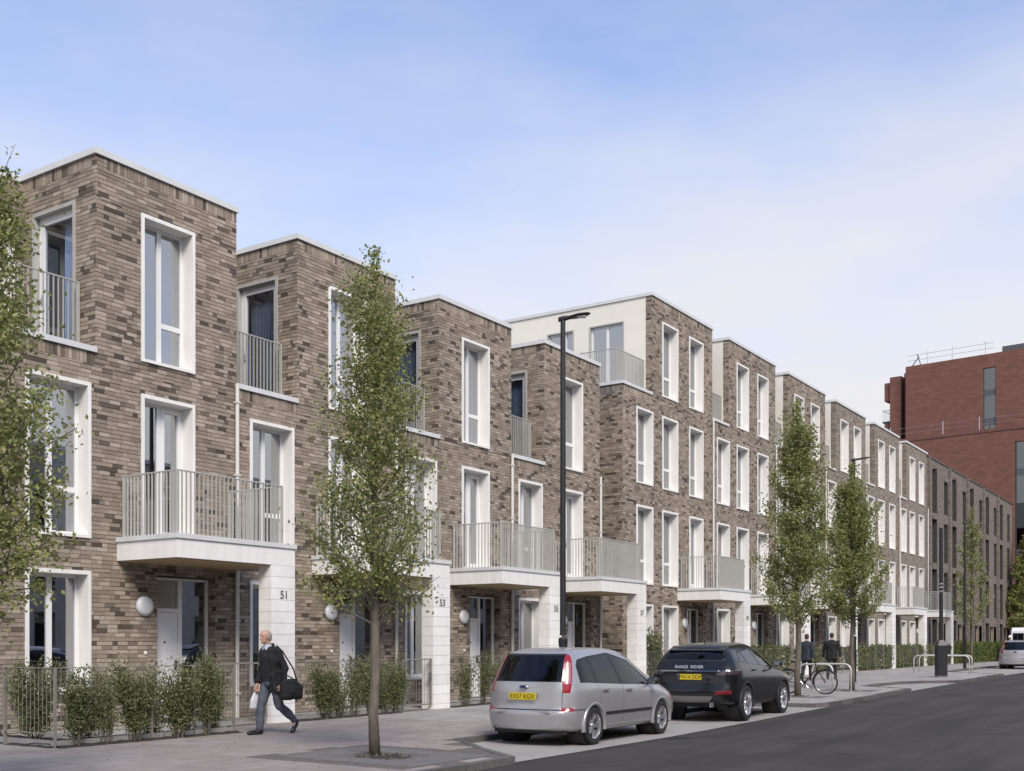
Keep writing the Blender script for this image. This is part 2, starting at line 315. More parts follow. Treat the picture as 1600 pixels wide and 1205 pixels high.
# paving slabs: the nearest three hundred one by one, the rest joined
slabs = []
row = 0; x = 5.2
while x < 62:
    y = pav_front(x + .3) + KW + .01 + (.2 if row % 2 else 0) - .4
    while y < 17.3:
        y0 = max(y, max(pav_front(x), pav_front(x + .3), pav_front(x + .596)) + KW + .006); y1 = min(y + .391, 17.3)
        inpit = (x + .6 > 10.88 and x < 12.68 and y1 > 8.78 and y0 < 11.16)
        if y1 - y0 > .06 and not inpit: slabs.append((x, x + .590, y0, y1))
        y += .4
    x += .6; row += 1
def slab_geo(x0, x1, y0, y1, o=(0, 0, 0)):
    za, zb = ground_z(x0), ground_z(x1); j = random.uniform(-.0008, .0008); c = .004
    vs = [(x0, y0, za - .03), (x1, y0, zb - .03), (x1, y1, zb - .03), (x0, y1, za - .03), (x0 + c, y0 + c, za + j), (x1 - c, y0 + c, zb + j), (x1 - c, y1 - c, zb + j), (x0 + c, y1 - c, za + j)]
    return [tuple(np.subtract(v, o)) for v in vs], [(4, 5, 6, 7), (0, 1, 5, 4), (1, 2, 6, 5), (2, 3, 7, 6), (3, 0, 4, 7)]
def depth(x, y): return math.cos(TH) * x + math.sin(TH) * y
def in_view(x, y):
    d = depth(x, y); r = math.sin(TH) * x - math.cos(TH) * y
    return abs(r / d) < .475 and 1.55 / d * 1738.9 < 205
slabs.sort(key=lambda s: depth(s[0], s[2]) + (0 if in_view(s[0] + .3, s[2] + .2) else 100))
for s in slabs[:300]:
    o = (s[0], s[2], ground_z(s[0])); v, f = slab_geo(*s, o=o); me = bpy.data.meshes.new('paving_slab'); me.from_pydata(v, [], f); me.materials.append(m_paver if s[0] <= 17.5 else m_paver2); link('paving_slab', me, pavement, o)
for nm, sel, mt in (('paving_slabs', lambda q: q[0] <= 17.5, m_paver), ('paving_slabs', lambda q: q[0] > 17.5, m_paver2)):
    V = []; F = []
    for s in slabs[300:]:
        if not sel(s): continue
        v, f = slab_geo(*s); n = len(V); V += v; F += [tuple(i + n for i in q) for q in f]
    link(nm, npmesh(nm, V, F, mt), pavement, kind='stuff')
farpav = MB()
for x0, x1 in zip([62.2, 70, 84, 110, 150], [70, 84, 110, 150, 300]):
    farpav.quad((x0, pav_front(x0) + .3, ground_z(x0) - .001), (x1, pav_front(x1) + .3, ground_z(x1) - .001), (x1, 17.5, ground_z(x1) - .001), (x0, 17.5, ground_z(x0) - .001))
farpav.build('pavement', m_bay, kind='structure')
def gully(x, y):
    z = ground_z(x) - .1; t = thing('drain_grate', 'dark iron gully grate at the road edge beside the silver car', 'drain grate', (x, y, z))
    m = MB(); m.box(-.3, .3, -.22, -.18, -.03, .005); m.box(-.3, .3, .18, .22, -.03, .005); m.box(-.3, -.26, -.18, .18, -.03, .005); m.box(.26, .3, -.18, .18, -.03, .005); m.build('grate_frame', m_dark, t)
    for k in range(9): m = MB(); a = -.235 + k * .055; m.box(a, a + .03, -.178, .178, -.025, .004); m.build('bar', m_dark, t)
gully(17.7, 8.32)
# tree pits
def tree_pit(cx, cy, sx, sy, label):
    z = ground_z(cx); t = thing('tree_pit', label, 'tree pit', (cx, cy, z))
    mb = MB(); w = .003
    ix, iy = sx * .46, sy * .42
    mb.box(-sx, -ix, -sy, sy, -.02, w); mb.box(ix, sx, -sy, sy, -.02, w); mb.box(-ix, ix, -sy, -iy, -.02, w); mb.box(-ix, ix, iy, sy, -.02, w)
    mb.build('pit_surround', m_pit, t)
    sm = MB(); n = 14; pts = {}
    for i in range(n + 1):
        for j in range(n + 1):
            u, v = i / n * 2 - 1, j / n * 2 - 1; r = min(1, math.hypot(u, v))
            pts[i, j] = (u * ix, v * iy, -.012 + .02 * (1 - r * r) + random.uniform(-.012, .012) * (1 - max(abs(u), abs(v)) ** 6))
    idx = {k: q for q, k in enumerate(pts)}
    sm.add(list(pts.values()), [(idx[i, j], idx[i + 1, j], idx[i + 1, j + 1], idx[i, j + 1]) for i in range(n) for j in range(n)])
    sm.build('soil', m_soil, t)
    cl = MB()
    for k in range(26):
        a = random.uniform(0, 6.28); r = random.uniform(.1, .9); x, y = math.cos(a) * r * ix, math.sin(a) * r * iy; q = random.uniform(.008, .022)
        cl.box(x - q, x + q, y - q * .6, y + q * .6, -.01, .012 + q)
    cl.build('bark_chips', m_bark, t, kind='stuff')
tree_pit(11.78, 9.97, .88, 1.18, 'dark paved tree pit with bare soil round the nearer street tree trunk')
tree_pit(29.8, 10.35, .7, .8, 'dark paved tree pit by the bicycle')
tree_pit(33.6, 10.15, .7, .8, 'dark paved tree pit round the tree behind the bicycle racks')
# ------------------------------------------------------------------ brick walls
class Bricks:
    def __init__(s): s.rows = []; s.back = MB()
    def wall(s, org, u, n, U, Z, opens=(), soldiers=(), seed=0, bricks=True, course=.078, back=-.008):
        """wall in the plane through org, along u (horizontal), outward normal n; opens: (u0,u1,z0,z1); soldiers: (u0,u1,z0,z1) bands of upright bricks"""
        org, u, n = Vector(org), Vector(u), Vector(n); rd = random.Random(seed)
        us = sorted(set([U[0], U[1]] + [min(max(o[k], U[0]), U[1]) for o in opens for k in (0, 1)])); zs = sorted(set([Z[0], Z[1]] + [min(max(o[k], Z[0]), Z[1]) for o in opens for k in (2, 3)]))
        inside = lambda a, z: any(o[0] < a < o[1] and o[2] < z < o[3] for o in opens)
        for a, b in zip(us, us[1:]):
            for c, d in zip(zs, zs[1:]):
                if not inside((a + b) / 2, (c + d) / 2):
                    p = lambda uu, zz: org + u * uu + n * back + Vector((0, 0, zz)); s.back.quad(p(a, c), p(b, c), p(b, d), p(a, d))
        if not bricks: return
        for (a, b, c, d) in soldiers:
            x = a
            while x < b - .02:
                w = min(.065, b - x); s.rows.append((org + u * (x + w / 2) + Vector((0, 0, (c + d) / 2)), u, n, w / 2, (d - c) / 2 - .005, rd.uniform(-.001, .002), 0)); x += .075
        blk = list(opens) + list(soldiers)
        nc = int((Z[1] - Z[0]) / course + .999)
        zc = [Z[0] + k * course for k in range(nc)] + [Z[1]]
        for k in range(nc):
            z0, z1 = zc[k], zc[k + 1]; cuts = sorted(set([z0, z1] + [q for o in blk for q in (o[2], o[3]) if z0 + .008 < q < z1 - .008]))
            # lay the course once, then clip it round the openings
            x = U[0] - rd.choice([0, .0575, .1125, .17]); lay = []
            while x < U[1]:
                L = .2175 if rd.random() < .8 else .105
                lay.append((x, x + L)); x += L + .006
            for ci, (ca, cb) in enumerate(zip(cuts, cuts[1:])):
                zm = (ca + cb) / 2; bl = sorted((o[0], o[1]) for o in blk if o[2] < zm < o[3])
                ta, tb = ca + (.005 if ca == z0 else 0), cb - (.005 if cb == z1 else 0)
                if tb - ta < .012: continue
                for (a, b) in lay:
                    segs = [(max(a, U[0]), min(b, U[1]))]
                    for (p, q) in bl:
                        segs = [t for (c, d) in segs for t in (((c, min(d, p)), (max(c, q), d)) if (c < q and d > p) else ((c, d),))]
                    for (c, d) in segs:
                        if d - c > .015:
                            full = len(cuts) == 2 and abs(d - c - .2175) < .002 and k < nc - 1
                            s.rows.append((org + u * ((c + d) / 2) + Vector((0, 0, (ta + tb) / 2)), u, n, (d - c) / 2, (tb - ta) / 2, rd.uniform(-.002, .0025), 1 if full else 0))
    def build(s, parent, org, singles=0, name='wall', mat=None):
        w = None; o = Vector(org)
        mb = MB(org); mb.v = [tuple(Vector(p) - o) for p in s.back.v]; mb.f = s.back.f
        w = mb.build(name, mat or m_mortar, parent)
        rows = s.rows
        if singles:
            cand = sorted((i for i, r in enumerate(rows) if r[6] and r[2].y < -.9 and 1.3 < r[0].z), key=lambda i: (r_ := rows[i][0]).x ** 2 + r_.y ** 2 + (r_.z - 1.55) ** 2)[:singles]
            for i in cand:
                r = rows[i]; link('brick', brick_mesh(), w, r[0] - o + r[2] * r[5])
            cs = set(cand); rows = [r for i, r in enumerate(rows) if i not in cs]
        if rows:
            Cn = np.array([tuple(r[0] - o) for r in rows]); U_ = np.array([tuple(r[1]) for r in rows]); Nn = np.array([tuple(r[2]) for r in rows])
            hu = np.array([r[3] for r in rows])[:, None]; hz = np.array([r[4] for r in rows])[:, None]; pj = np.array([r[5] for r in rows])[:, None]; Zv = np.array([[0, 0, 1.]])
            k = len(rows); jz = rng.uniform(-.0015, .0015, (k, 1))
            vs = np.stack([Cn + Nn * d + U_ * hu * a + Zv * (hz * b + jz) for d in (pj, -.02) for a, b in ((-1, -1), (1, -1), (1, 1), (-1, 1))], 1).reshape(-1, 3)
            base = np.arange(k)[:, None, None] * 8; q = np.array([[0, 1, 2, 3], [0, 4, 5, 1], [1, 5, 6, 2], [2, 6, 7, 3], [3, 7, 4, 0]])[None]
            link('brickwork', npmesh('brickwork', vs, (base + q).reshape(-1, 4), m_brick), w, kind='stuff')
        return w
_bm = []
def brick_mesh():
    if not _bm:
        mb = MB(); a, b, c = .10875, .035, .004
        mb.add([(-a, .016, -b), (a, .016, -b), (a, .016, b), (-a, .016, b), (-a, 0, -b), (a, 0, -b), (a, 0, b), (-a, 0, b)],
               [(4, 5, 6, 7), (0, 1, 5, 4), (1, 2, 6, 5), (2, 3, 7, 6), (3, 0, 4, 7)])
        _bm.append(mb.mesh('brick', m_brick))
    return _bm[0]

# ------------------------------------------------------------------ windows and doors (local: x along the wall, -y outwards, z up; origin at the outer lower left corner)
_mc = {}
def cached(key, fn):
    if key not in _mc: _mc[key] = fn()
    return _mc[key]
def window(parent, loc, w, h, kind='A', rz=0, rev=.30, curtain=None, surround=m_white, name='window', bd=.07):
    key = (round(w, 3), round(h, 3), kind, rev, surround.name)
    def sur():
        m = MB(); t = bd; f = -.022
        m.box(0, t, f, rev + .06, 0, h); m.box(w - t, w, f, rev + .06, 0, h); m.box(t, w - t, f, rev + .06, h - t, h); m.box(t, w - t, f - .012, rev + .06, 0, t * .8); return m.mesh(name, surround)
    def frm():
        m = MB(); y0, y1 = rev - .02, rev + .045; a, b, c, d = bd, w - bd, bd * .8, h - bd; e = .06
        m.box(a, a + e, y0, y1, c, d); m.box(b - e, b, y0, y1, c, d); m.box(a + e, b - e, y0, y1, d - e, d); m.box(a + e, b - e, y0, y1, c, c + e)
        if kind in 'ADG':
            xm = w * .5; m.box(xm - .05, xm + .05, y0 - .004, y1, c + e, d - e)
        if kind == 'A': zt = h * .31; m.box(w * .5 + .05, b - e, y0 - .002, y1 - .003, zt - .05, zt + .05)
        if kind == 'D': m.box(w * .5 + .05, w * .5 + .12, y0 - .012, y1 - .003, c + e, d - e); m.box(b - e - .07, b - e, y0 - .012, y1 - .003, c + e, d - e); m.box(w * .5 + .12, b - e - .07, y0 - .012, y1 - .003, d - e - .08, d - e); m.box(w * .5 + .12, b - e - .07, y0 - .012, y1 - .003, c + e, c + e + .1)
        if kind == 'T': m.box(a + e, a + e + .09, y0 - .012, y1 - .003, c + e, d - e); m.box(b - e - .09, b - e, y0 - .012, y1 - .003, c + e, d - e); m.box(a + e + .09, b - e - .09, y0 - .012, y1 - .003, d - e - .1, d - e); m.box(a + e + .09, b - e - .09, y0 - .012, y1 - .003, c + e, c + e + .1)
        return m.mesh('frame', m_frame)
    o = link(name, cached(('s',) + key, sur), parent, loc, (0, 0, rz))
    link('frame', cached(('f',) + key, frm), o)
    def pane(x0, x1, z0, z1):
        def mk():
            m = MB(); m.box(x0, x1, rev + .008, rev + .03, z0, z1); return m.mesh('pane', m_glassl if kind == 'T' else m_glass)
        link('pane', cached(('p', rev, kind == 'T', round(x0, 3), round(x1, 3), round(z0, 3), round(z1, 3)), mk), o)
    a, b, c, d = bd + .06, w - bd - .06, bd * .8 + .06, h - bd - .06; xm = w * .5
    if kind == 'A': pane(a, xm - .05, c, d); pane(xm + .05, b, h * .31 + .05, d); pane(xm + .05, b, c, h * .31 - .05)
    elif kind in 'G': pane(a, xm - .05, c, d); pane(xm + .05, b, c, d)
    elif kind == 'D': pane(a, xm - .05, c, d); pane(xm + .12, b - .07, c + .1, d - .08)
    elif kind == 'T': pane(a + .09, b - .09, c + .1, d - .1)
    else: pane(a, b, c, d)
    if kind in 'DT':
        m = MB(); hx = xm + .085 if kind == 'D' else a + .045
        m.box(hx - .014, hx + .014, rev - .05, rev - .036, 1.0, 1.2); m.box(hx - .008, hx + .008, rev - .075, rev - .05, 1.09, 1.11); m.box(hx - .008, hx + .12, rev - .09, rev - .075, 1.09, 1.11); m.build('handle', m_metal, o)
    if curtain:
        c0, c1, zc = curtain; m = MB(); n = max(6, int((c1 - c0) / .03)); vs = []
        for i in range(n + 1):
            x = c0 + (c1 - c0) * i / n; y = rev + .16 + .022 * math.sin(i * 2.1) + .01 * math.sin(i * .7); vs += [(x, y, zc), (x, y, d)]
        m.add(vs, [(2 * i, 2 * i + 2, 2 * i + 3, 2 * i + 1) for i in range(n)]); m.build('door_backing' if kind == 'T' else 'curtain', m_backing if kind == 'T' and c1 - c0 > .5 else m_curtain, o, smooth=True)
    return o
def front_door(parent, loc, w=1.42, h=2.76):
    """door leaf with a light above it and a tall side light; local x along the wall, origin at the lower left of the frame"""
    fr = MB(); e = .045; dx = .66
    fr.box(0, e, 0, .09, 0, h); fr.box(w - e, w, 0, .09, 0, h); fr.box(e, w - e, 0, .09, h - e, h); fr.box(dx, dx + .09, -.004, .09, 0, h - e); fr.box(e, dx, -.003, .09, 2.08, 2.16)
    leaf = MB(); leaf.box(e + .004, dx - .004, .02, .065, .012, 2.076)
    o = leaf.build('front_door', m_door, parent, loc)
    fr.build('door_frame', m_white, o)
    for x0, x1, z0, z1 in ((e, dx, 2.16, h - e), (dx + .09, w - e, .03, h - e)):
        m = MB(); m.box(x0, x1, .04, .06, z0, z1); m.build('pane', m_glass, o)
    m = MB(); m.box(dx + .09, w - e, -.002, .088, 0, .03); m.build('threshold', m_metal, o)
    m = MB(); m.lathe([(.0, .012), (.022, .012), (.022, .02), (0, .02)], 12, (e + .3, 0, 1.5), 'y'); m.box(dx - .07, dx - .045, -.02, .02, .95, 1.15); m.build('door_furniture', m_dark, o)
    return o
# ------------------------------------------------------------------ railings (upright flat bars)
def bar_mesh(h, along='x', t=.009, dpt=.038, mat=None):
    def mk():
        m = MB(); a, b = (t / 2, dpt / 2) if along == 'x' else (dpt / 2, t / 2); m.box(-a, a, -b, b, 0, h); return m.mesh('baluster', mat or m_rail)
    return cached(('bar', round(h, 3), along, t, dpt), mk)
def rail_run(parent, p0, p1, h, single, step=.1, name='baluster', zfun=None, t=.009, dpt=.038, end=True, mat=None):
    """bars from p0 to p1 (local to the parent), upright"""
    p0, p1 = Vector(p0), Vector(p1); L = (p1 - p0).length; n = max(1, int(round(L / step))); al = 'x' if abs(p1.x - p0.x) > abs(p1.y - p0.y) else 'y'
    me = bar_mesh(h, al, t, dpt, mat); joined = MB()
    for i in range(n + 1):
        if not end and i in (0, n): continue
        q = p0 + (p1 - p0) * (i / n)
        if zfun: q = Vector((q.x, q.y, zfun(q)))
        if single: link(name, me, parent, q)
        else: joined.add([tuple(v.co + q) for v in me.vertices], [tuple(p.vertices) for p in me.polygons])
    if not single: joined.build(name + 's', mat or m_rail, parent, kind='stuff')

FY = 17.5; SY = 15.83           # planes of the house fronts and of the balcony fronts
def pillar(parent, org, x0, x1, ztop, zb, num, single, stone_blocks=True):
    o = Vector(org); c = MB(org); c.box(x0 + .012, x1 - .012, SY + .012, SY + .33, zb - .1, ztop - .002); p = c.build('pillar', m_joint, parent)
    z = ztop; k = 0; J = MB(org)
    while z > zb + .02:
        z0 = max(zb - .02, z - .226); m = MB(org) if single else J
        a, b, cc, d, e0, e1, q = x0, x1, SY, SY + .342, z0 + .003, z - .003, .005
        vs = [(a, cc, e0), (b, cc, e0), (b, d, e0), (a, d, e0), (a, cc, e1), (b, cc, e1), (b, d, e1), (a, d, e1)]
        m.add(vs, [(3, 2, 1, 0), (4, 5, 6, 7), (0, 1, 5, 4), (1, 2, 6, 5), (2, 3, 7, 6), (3, 0, 4, 7)])
        if single: m.build('stone_block', m_stone, p)
        z -= .226; k += 1
    if not single: J.build('stone_blocks', m_stone, p)
    if num:
        link('house_number', text_mesh('house_number', num, .225, m_number, .006), p, Vector(((x0 + x1) / 2 + .02, SY - .008, 2.43)) - o, (R(90), 0, 0))
    return p
def balcony(parent, org, x0, x1, zt, r0, r1, num, zg, single, single_bars):
    """slab with its fascia on a stone pillar at the right, railing round three sides"""
    o = Vector(org); m = MB(org); m.box(x0, x1, SY, FY - .005, zt - .43, zt - .09)
    b = m.build('balcony', m_white, parent)
    m = MB(org); m.box(x0 - .03, x1 + .03, SY - .03, FY - .006, zt - .088, zt); m.build('balcony_cap', m_coping, b)
    m = MB(org)
    for k in range(11): ya = SY + .06 + k * .148; m.box(x0 + .05, x1 - .05, ya, ya + .143, zt - .448, zt - .431)
    m.build('soffit', m_soffit, b)
    h = 1.14; ry = SY + .12
    m = MB(org); m.tube([(r0, FY - .06, zt + h), (r0, ry, zt + h), (r1, ry, zt + h), (r1, FY - .06, zt + h)], .016, 6)
    for (px, py, ax) in ((r0, ry, 1), (r1, ry, 1), (r0, FY - .06, 1), (r1, FY - .06, 1)):
        m.box(px - .035, px + .035, py - .006, py + .006, zt, zt + h); m.box(px - .006, px + .006, py - .035, py + .035, zt, zt + h)
    rl = m.build('railing', m_rail, parent)
    for p0, p1 in (((r0, FY - .06, zt), (r0, ry, zt)), ((r0, ry, zt), (r1, ry, zt)), ((r1, ry, zt), (r1, FY - .06, zt))):
        rail_run(rl, Vector(p0) - o, Vector(p1) - o, h - .012, single_bars, end=False)
    pillar(parent, org, x1 - .64, x1, zt - .43, zg, num, single)
    return b
def wall_light(parent, org, x, z, y=FY):
    m = MB(org); m.lathe([(0, -.10), (.10, -.097), (.16, -.08), (.187, -.045), (.19, -.01), (.175, .006)], 28, (x, y, z), 'y'); return m.build('wall_light', m_lampglass, parent, smooth=True)
def downpipe(parent, org, x, z0, z1):
    m = MB(org); m.tube([(x, FY - .06, z0), (x, FY - .06, z1)], .042, 10)
    p = m.build('downpipe', m_pipe, parent, smooth=False, auto=40)
    z = z0 + .5
    while z < z1: m = MB(org); m.box(x - .052, x + .052, FY - .11, FY - .004, z, z + .035); m.build('bracket', m_pipe, p); z += 1.5
def coping(parent, org, pts, zt, th=.11, ov=.045, wd=.34, name='coping'):
    """flat coping along a polyline of wall corners; each run is a box, joints every 1.8 m"""
    m = MB(org)
    for (x0, x1, y0, y1) in pts:
        if abs(x1 - x0) >= abs(y1 - y0): n = max(1, round(abs(x1 - x0) / 1.8)); L = [(x0 + (x1 - x0) * i / n + (.004 if i else 0), x0 + (x1 - x0) * (i + 1) / n, y0, y1) for i in range(n)]
        else: n = max(1, round(abs(y1 - y0) / 1.8)); L = [(x0, x1, y0 + (y1 - y0) * i / n + (.004 if i else 0), y0 + (y1 - y0) * (i + 1) / n) for i in range(n)]
        for q in L: m.box(q[0], q[1], q[2], q[3], zt - th, zt)
    return m.build(name, m_coping, parent)
def shell(parent, org, x0, x1, floors, zt, xt, zlow, ybk=25.5):
    m = MB(org); y0 = FY + .36
    for z in floors: m.box(x0 + .02, x1 - .02, y0 + .0, ybk - .2, z - .25, z)
    m.box(x0 + .01, x0 + .06, y0, ybk - .1, floors[0] - .3, zlow); m.box(x1 - .06, x1 - .01, y0, ybk - .1, floors[0] - .3, zt - .3); m.box(x0 + .06, x1 - .06, 21.0, 21.08, floors[0], zlow - .1); m.box(xt + .06, x1 - .06, 21.0, 21.08, zlow - .1, zt - .35); m.box(xt + .01, xt + .05, y0 if zlow < 8 else y0 + 8, ybk - .1, zlow, zt - .35) if zlow > 8 else None
    m.build('room_shell', m_room, parent)
    m = MB(org); m.box(x0, x1, ybk - .1, ybk, 0, zlow); m.box(xt, x1, ybk - .1, ybk, zlow, zt - .2); m.build('rear_wall', m_brickfar, parent)

# ------------------------------------------------------------------ the four three-storey houses
X1, PW, TWD, HH, ZS, ZSILL = 12.636, 5.1196, 3.355, 10.56, 3.508, 6.93
hrs = []
lab3 = ['brown brick house numbered 51, nearest the camera at the left end of the terrace',
        'brown brick house numbered 53, half hidden by the street tree with the paved pit',
        'brown brick house numbered 55, behind the silver people carrier',
        'brown brick house numbered 57, three storeys, next to the cream-sided taller house']
def house3(i):
    Xt = X1 + PW * i; Xr = Xt + TWD; Xl = (Xt - 1.765) if i else 10.2; zg = ground_z(Xr); org = (Xt, FY, 0)
    h = thing('terraced_house', lab3[i], 'house', org, group='three-storey brown brick terraced houses'); o = Vector(org)
    B = Bricks()
    tx0, tx1 = Xt + .981, Xt + 2.265; lx0, lx1 = Xt - 1.40, Xt - .11
    dx0, dx1 = Xt + 1.36, Xt + 2.80
    if i == 0: lx0, lx1 = 11.23, 12.525
    ops = [(tx0 + .02, tx1 - .02, 6.90, 9.67), (tx0 + .02, tx1 - .02, 3.4, 6.26), (lx0 + .02, lx1 - .02, 3.47, 6.25), (lx0 + .02, lx1 - .02, .67, 2.84), (dx0, dx1, -.2, 2.86)]
    # front: lower part over the full plot, tower above
    B.wall((0, FY, 0), (1, 0, 0), (0, -1, 0), (Xl, Xr), (-.05, 6.83), ops, [(Xl, Xt - .02, 6.61, 6.825)], seed=i)
    B.wall((0, FY, 0), (1, 0, 0), (0, -1, 0), (Xt, Xr), (6.83, HH - .11), ops, [(Xt + .23, Xr, HH - .325, HH - .115)], seed=20 + i)
    # tower's side wall over the roof terrace, with its door
    B.wall((Xt, 0, 0), (0, -1, 0), (-1, 0, 0), (-19.8, -FY), (ZSILL - .1, HH - .11), [(-19.42, -18.12, 7.0, 9.74)], [(-19.8, -FY - .12, HH - .325, HH - .115)], seed=40 + i)
    bo = []
    if i == 0: bo = [(11.22, 12.44, 7.0, 9.68)]
    B.wall((0, 19.78, 0), (1, 0, 0), (0, -1, 0), (Xl - .1, Xt), (ZSILL - .1, HH - .11), bo, [], seed=60 + i)
    # brick cheeks of the door recess
    B.wall((dx1, 0, 0), (0, -1, 0), (-1, 0, 0), (-FY - .215, -FY - .0), (-.05, 2.86), seed=80 + i)
    B.wall((dx0, 0, 0), (0, 1, 0), (1, 0, 0), (FY, FY + .215), (-.05, 2.86), seed=90 + i)
    w = B.build(h, org, singles=300 if i < 3 else 0)
    m = MB(org); m.box(Xr - .004, Xr - .001, FY + .01, 25.4, ZSILL - .1, HH - .115)
    if i == 0: m.box(Xl - .01, Xl - .004, FY + .001, 25.5, -.1, ZSILL - .102); m.box(Xl - .004, Xl + .25, 19.79, 25.5, ZSILL - .1, HH - .3)
    m.build('side_wall', m_brickfar, h)
    m = MB(org); m.box(dx0, dx1, FY + .0, FY + .3, 2.86, 2.9); m.build('door_lintel', m_mortar, h); m = MB(org); m.box(dx0 - .01, dx1 + .01, FY - .02, FY + .3, -.1, max(.06, zg + .02)); m.build('door_step', m_pit, h)
    coping(h, org, [(Xt - .045, Xr + .03, FY - .045, FY + .3), (Xt - .045, Xt + .3, FY + .3, 19.8), (Xt - 2.2, Xt + .3, 19.8, 20.1)], HH)
    coping(h, org, [(Xl, Xt - .005, FY - .045, FY + .28)], ZSILL, th=.1, name='terrace_coping')
    m = MB(org); m.box(Xl, Xt, FY + .28, 19.77, 6.6, 6.86); m.build('terrace_floor', m_pit, h)
    m = MB(org); m.box(Xt + .02, Xr - .01, FY + .1, 25.4, HH - .3, HH - .2); m.box(Xl, Xt - .01, 20.1, 25.4, HH - .3, HH - .2); m.build('roof', m_roof, h)
    shell(h, org, Xl, Xr, [.04, 3.4, 6.58], HH, Xt, 6.5)
    cur = [(.62, 1.16, .12), None, (.1, .5, .12), None][i]
    window(h, Vector((tx0, FY, 6.888)) - o, tx1 - tx0, 2.805, 'A', curtain=[(.88, 1.16, .12), (.66, 1.15, .12), (.7, 1.15, .12), None][i])
    window(h, Vector((tx0, FY, ZS + .005)) - o, tx1 - tx0, 6.276 - ZS - .005, 'D', name='balcony_door', curtain=[None, (.1, .45, .1), None, (.7, 1.1, .1)][i])
    window(h, Vector((lx0, FY, 3.45)) - o, lx1 - lx0, 2.815, 'A', curtain=[(.68, 1.15, .1), None, None, None][i])
    window(h, Vector((lx0, FY, .65)) - o, lx1 - lx0, 2.21, 'G', curtain=[None, (.1, .4, .1), None, None][i])
    window(h, Vector((Xt, 19.43, 7.0)) - o, 1.33, 2.74, 'T', rz=R(-90), rev=.12, surround=m_rail, name='terrace_door', curtain=[(.60, .95, .15), (.2, 1.15, .15), (.2, 1.15, .15), (.2, 1.15, .15)][i])  # full-width ones are added sheets that lighten the door panes
    if i == 0: window(h, Vector((11.2, 19.78, 7.0)) - o, 1.27, 2.69, 'A')
    # railing in front of the terrace
    xa = Xl if i == 0 else Xl + .03
    m = MB(org); m.tube([(xa, FY + .48, ZSILL + 1.26), (Xt - .02, FY + .48, ZSILL + 1.26)], .016, 6); m.box(xa, Xt - .02, FY + .466, FY + .494, ZSILL + .12, ZSILL + .135); m.box(Xt - .06, Xt - .02, FY + .45, FY + .51, ZSILL - .05, ZSILL + 1.25); m.box(xa, xa + .04, FY + .45, FY + .51, ZSILL - .05, ZSILL + 1.25)
    rl = m.build('terrace_railing', m_rail, h); rail_run(rl, Vector((xa, FY + .48, ZSILL + .135)) - o, Vector((Xt - .04, FY + .48, ZSILL + .135)) - o, 1.11, i < 3, end=False)
    balcony(h, org, Xt + .444, Xr, ZS, Xt + .56, Xr - .24, '5' + '1357'[i], zg, i < 4, i < 3)
    front_door(h, Vector((dx0 + .01, FY + .21, .075)) - o)
    wall_light(h, org, Xt + 1.05, 2.26)
    downpipe(h, org, Xr - .03, zg, 6.9)
    m = MB(org); m.lathe([(0, -.03), (.03, -.028), (.036, 0)], 12, (Xt + 1.08, FY, 1.37), 'y'); m.build('doorbell', m_white, h)
    if i == 3:
        m = MB(org); m.tube([(29.56, 18.6, HH - .25), (29.56, 18.6, 10.95)], .05, 10); m.lathe([(0, 11.12), (.1, 11.06), (.12, 10.95), (.1, 10.93), (0, 10.92)], 14, (29.56, 18.6, 0)); m.build('roof_vent', m_rail, h, auto=35)
    hrs.append(h); return h
for i in range(4): house3(i)

